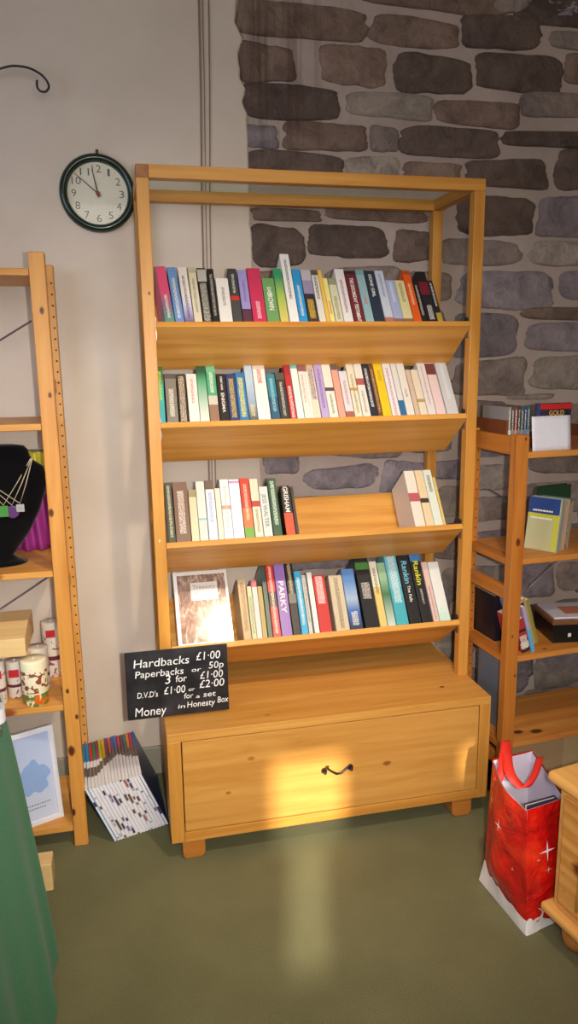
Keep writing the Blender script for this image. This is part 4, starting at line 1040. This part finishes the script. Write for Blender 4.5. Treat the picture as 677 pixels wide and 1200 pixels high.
# leaping deer outline near the foot of the front face
c_ = side_pt(1, .24, .12, -.0035); cx = (side_pt(1, .5, .14)-side_pt(1, .3, .14)).normalized()
def dq(x, z): return tuple(c_+cx*x+Vector((0, 0, z)))
dr_ = [(-.022, -.004), (-.012, .002), (.004, .002), (.010, .010), (.008, .016), (.014, .016), (.020, .010), (.015, .006), (.013, -.004), (.018, -.012), (.014, -.013), (.008, -.006), (-.006, -.006), (-.016, -.014), (-.019, -.013), (-.014, -.005)]
m_ = MB(); m_.add([dq(*p) for p in dr_], [tuple(range(len(dr_)))])
for an in ([(.009, .016), (.004, .024), (-.001, .026)], [(.010, .016), (.011, .026)]): m_.tube([dq(*p) for p in an], .0011, 5)
m_.build('deer_print', snow, gbag)
strap = plain('strap_red', (226, 52, 42), .45)
def ribbon(pts, w, name, width_dir):
    n = len(pts); m_ = MB(); vs = []; fs = []
    P = [Vector(p) for p in pts]; C2 = []
    for i in range(n-1):
        a0, a1, a2, a3 = P[max(0, i-1)], P[i], P[i+1], P[min(n-1, i+2)]
        for k in range(6):
            t_ = k/6; C2.append(.5*((2*a1)+(-a0+a2)*t_+(2*a0-5*a1+4*a2-a3)*t_**2+(-a0+3*a1-3*a2+a3)*t_**3))
    C2.append(P[-1])
    for k, p in enumerate(C2):
        wd_ = Vector(width_dir[0]).lerp(Vector(width_dir[1]), k/(len(C2)-1)).normalized()*w/2
        vs += [tuple(p-wd_-go), tuple(p+wd_-go)]
    for k in range(len(C2)-1): fs.append((2*k, 2*k+1, 2*k+3, 2*k+2))
    m_.add(vs, fs); m_.build(name, strap, gbag, smooth=True, solid=.0016)
zz = lambda u, v, z: atZ(u, v, z)
# handle of the near side, drooping into the opening
ribbon([zz(592, 868, .385), zz(594, 885, .37), zz(597, 905, .36), zz(606, 918, .345), zz(615, 923, .34), zz(624, 912, .355), zz(629, 900, .365), zz(632, 888, .372)], .028, 'handle', [(1, -.2, 0), (.95, .2, .0)])
ribbon([zz(592, 868, .386), zz(590, 885, .37), zz(588, 903, .352), zz(583, 915, .335)], .024, 'handle', [(1, -.2, 0), (.8, -.6, 0)])
bkk = thing('book', 'dark book with cream edge sticking up inside the red gift bag', 'book', M=Matrix.Translation((T[1].x+.018, T[1].y+.022, .10)) @ Matrix.Rotation(math.radians(9), 4, 'Z'))
MB().box(0, .095, 0, .004, 0, .24).box(0, .095, .011, .014, 0, .24).box(.091, .095, .004, .011, 0, .24).build('cover', plain('book_slate', (58, 54, 76), .3), bkk, bevel=.001)
MB().box(.002, .091, .004, .011, .002, .236).build('pages', white_page, bkk)

# ------------------------------------------------------------------ small pine chest, lower right
ANG = math.radians(10.5)
A0 = Vector((.893, -.512, 0))
dc = thing('chest_of_drawers', 'small pine chest on bun feet at the lower right corner', 'chest', (A0.x, A0.y, 0), ANG)
# local: +x away to the right, -y towards the viewer ; the drawer side faces -x
CW, CDp = .40, .42
cp = wood('pine_chest', (230, 170, 88), (190, 120, 50), 'Y', [(0, -.10, .255, .024, (120, 52, 20)), (0, -.045, .215, .005), (0, -.05, .17, .005)], contrast=1.7)
cp2 = wood('pine_chest_top', (236, 182, 104), (210, 148, 72), 'Y', contrast=.7)
MB().box(.012, CW, -CDp+.012, -.012, .105, .432).build('carcass', cp2, dc, bevel=.002)
dft = MB().box(.004, .012, -CDp+.04, -.03, .125, .415).build('drawer_front', cp, dc, bevel=.003)
# raised arch moulding on the drawer front
ar = [(.002, -.095, .145), (.002, -.095, .285)]+[(.002, -.095-.12*(1-math.cos(a))*.5, .285+.04*math.sin(a/1.0)) for a in [k*PI/8 for k in range(1, 5)]]+[(.002, -.20, .335), (.002, -.30, .335)]
MB().tube(ar, .003, 8).build('moulding', cp2, dft, smooth=True)
def slab(z0, z1, ov, name):
    r = (z1-z0)/2; m_ = MB(); ring = []
    poly = []
    x0, x1, y0, y1 = -ov, CW+.01, -CDp-ov, ov
    m_.box(x0, x1, y0, y1, z0, z1); m_.build(name, cp2, dc, bevel=r*.85, seg=5)
slab(.434, .464, .014, 'top_board'); slab(.078, .104, .012, 'plinth')
for x0, y0 in ((.055, -.055), (.055, -CDp+.055), (CW-.05, -.055), (CW-.05, -CDp+.055)):
    MB().lathe([(.018, 0), (.030, .004), (.037, .020), (.038, .035), (.034, .052), (.024, .064), (.020, .078)], 26, Matrix.Translation((x0, y0, 0))).build('bun_foot', wood('pine_foot', (200, 132, 66), (160, 94, 42), 'X', contrast=.5), dc, smooth=True)

# ------------------------------------------------------------------ table with green cloth, lower left
TZ = .70; TXR, TYB = -.375, -.262; TX0, TY0 = -1.15, -1.25
tb = thing('table', 'table standing beneath the dark green cloth at left', 'table', ((TX0+TXR)/2, (TY0+TYB)/2, 0))
tm = plain('table_grey', (90, 88, 86), .5)
ox, oy = (TX0+TXR)/2, (TY0+TYB)/2
MB().box(TX0-ox+.01, TXR-ox-.01, TY0-oy+.01, TYB-oy-.01, TZ-.03, TZ-.004).build('table_top', tm, tb)
for sx_ in (TX0+.08, TXR-.06):
    for sy_ in (TY0+.08, TYB-.06):
        lg = MB().tube([(sx_-ox, sy_-oy, TZ-.03), (sx_-ox, sy_-oy, .012)], .013, 10).build('leg', tm, tb, smooth=True)
        MB().lathe([(.016, 0), (.016, .014)], 12, Matrix.Translation((sx_-ox, sy_-oy, 0))).build('rubber_foot', ink_k, lg)
cl = NT('green_cloth', .85, .1); co = cl.coord(); n = cl.noise(co, 300, 2)
cl.b.inputs['Sheen Weight'].default_value = .1
cl.col(cl.ramp(n, [(.3, (36, 112, 70)), (.7, (50, 138, 88))])); cl.bump(n, .15, .001)
per = []
def addseg(a, b, n_):
    for k in range(n_): per.append((Vector(a).lerp(Vector(b), k/n_)))
rc_ = .03
addseg((TXR, TY0), (TXR, TYB-rc_), 60)
for k in range(8): a = k/8*PI/2; per.append(Vector((TXR-rc_+rc_*math.cos(a), TYB-rc_+rc_*math.sin(a))))
addseg((TXR-rc_, TYB), (TX0, TYB), 50); addseg((TX0, TYB), (TX0, TY0), 40); addseg((TX0, TY0), (TXR, TY0), 40)
cen = Vector((ox, oy)); NP = len(per); vs = []; fs = []
NV = 16
lens = [0]
for k in range(1, NP): lens.append(lens[-1]+(per[k]-per[k-1]).length)
for j in range(NV+1):
    v = j/NV
    for k, p in enumerate(per):
        pn = per[(k+1) % NP]; pp_ = per[k-1]; tg = (pn-pp_).normalized(); nr = Vector((tg.y, -tg.x))
        if nr.dot(p-cen) < 0: nr = -nr
        s_ = lens[k]
        off_ = .073*v**.85+.009*v*math.sin(s_*17+.8)+.003*v*math.sin(s_*41)
        if v < .03: off_ = 0
        corner = math.exp(-((p-Vector((TXR, TYB))).length/.05)**2)
        off_ += .012*corner*v
        q2 = p+nr*off_
        zz_ = TZ-(TZ-.003)*v
        vs.append((q2.x, q2.y, zz_))
for j in range(NV):
    for k in range(NP): a, b = j*NP+k, j*NP+(k+1) % NP; fs.append((a, b, b+NP, a+NP))
fs.append(tuple(range(NP)))
tag(MB().add(vs, fs).build('tablecloth', cl.m, smooth=True, bevel=0), 'dark green cloth draped to the floor over the table at left', 'tablecloth')
# clear plastic tub on the cloth
p = atZ(-7, 862, TZ)
jt = thing('plastic_jar', 'clear plastic jar on the green cloth at the left edge', 'jar', (p.x, p.y, TZ+.001))
clrm = thin_clear('clear_plastic', (.90, .93, .94, 1), .14, .1)
MB().lathe([(.020, 0), (.024, .004), (.025, .05), (.024, .085), (.016, .098), (.012, .104)], 26).build('body', clrm, jt, smooth=True)
MB().lathe([(.0254, .03), (.0254, .06)], 26).build('label', plain('jar_label', (220, 220, 225), .5), jt)
MB().lathe([(.013, .104), (.013, .116)], 20).build('lid', plain('jar_lid', (230, 230, 232), .4), jt)
# light wooden block on the carpet beyond the cloth
q1 = atZ(63, 1044, 0)
tag(MB().box(-.55, q1.x, q1.y, q1.y+.06, .0005, .085).build('wooden_stool_foot', wood('block_pine', (236, 204, 148), (220, 184, 124), 'X', contrast=.3), bevel=.004), 'pale wooden block on the carpet poking out behind the green cloth', 'wood block')

# ------------------------------------------------------------------ light
def area(loc, target, size, power, color, name, sy=None):
    l = bpy.data.lights.new(name, 'AREA'); l.energy = power; l.color = color; l.size = size
    if sy: l.shape = 'RECTANGLE'; l.size_y = sy
    o = bpy.data.objects.new(name, l); COL.objects.link(o); o.location = loc
    o.rotation_euler = (Vector(target)-Vector(loc)).to_track_quat('-Z', 'Y').to_euler(); return o
def spot(name, loc, target, power, color, deg, blend, rad):
    sp = bpy.data.lights.new(name, 'SPOT'); sp.energy = power; sp.color = color; sp.spot_size = math.radians(deg); sp.spot_blend = blend; sp.shadow_soft_size = rad
    so = bpy.data.objects.new(name, sp); COL.objects.link(so); so.location = loc
    so.rotation_euler = (Vector(target)-so.location).to_track_quat('-Z', 'Y').to_euler(); return so
spot('ceiling_spot', (.54, -1.25, 2.68), (.25, .2, .30), 100, (1, .82, .60), 60, 1.0, .05)
spot('camera_flash', tuple(CAM+RT*.09+UP*.01), (.28, .2, .72), 120, (1, .95, .90), 78, 1.0, .012)
area((.2, -3.2, 1.9), (.3, .3, .8), 1.6, 30, (1, .92, .82), 'rear_fill_light', 1.4)  # warm fill added behind the viewer to brighten the room
area((-1.9, -1.6, 1.8), (.3, .4, .9), 1.2, 20, (.58, .70, 1), 'side_fill_light', 1.2)  # cool fill added at the left to turn the shadows bluish
sun = bpy.data.lights.new('sun', 'SUN'); sun.energy = 7.0; sun.color = (1, .92, .80); sun.angle = math.radians(1.2)
su = bpy.data.objects.new('sun', sun); COL.objects.link(su)
su.rotation_euler = Vector((TX, 1, -TE)).to_track_quat('-Z', 'Y').to_euler()
w = bpy.data.worlds.new('world'); scene.world = w; w.use_nodes = True
w.node_tree.nodes['Background'].inputs[0].default_value = (.7, .8, 1, 1); w.node_tree.nodes['Background'].inputs[1].default_value = .6
scene.view_settings.view_transform = 'Standard'; scene.view_settings.look = 'None'
scene.view_settings.exposure = 0.15; scene.view_settings.gamma = 1; scene.view_settings.use_curve_mapping = False
from collections import Counter
for l, n_ in Counter(LABELS).items():
    if n_ > 1 or not 4 <= len(l.split()) <= 16: print('LABELCHECK', n_, len(l.split()), l)
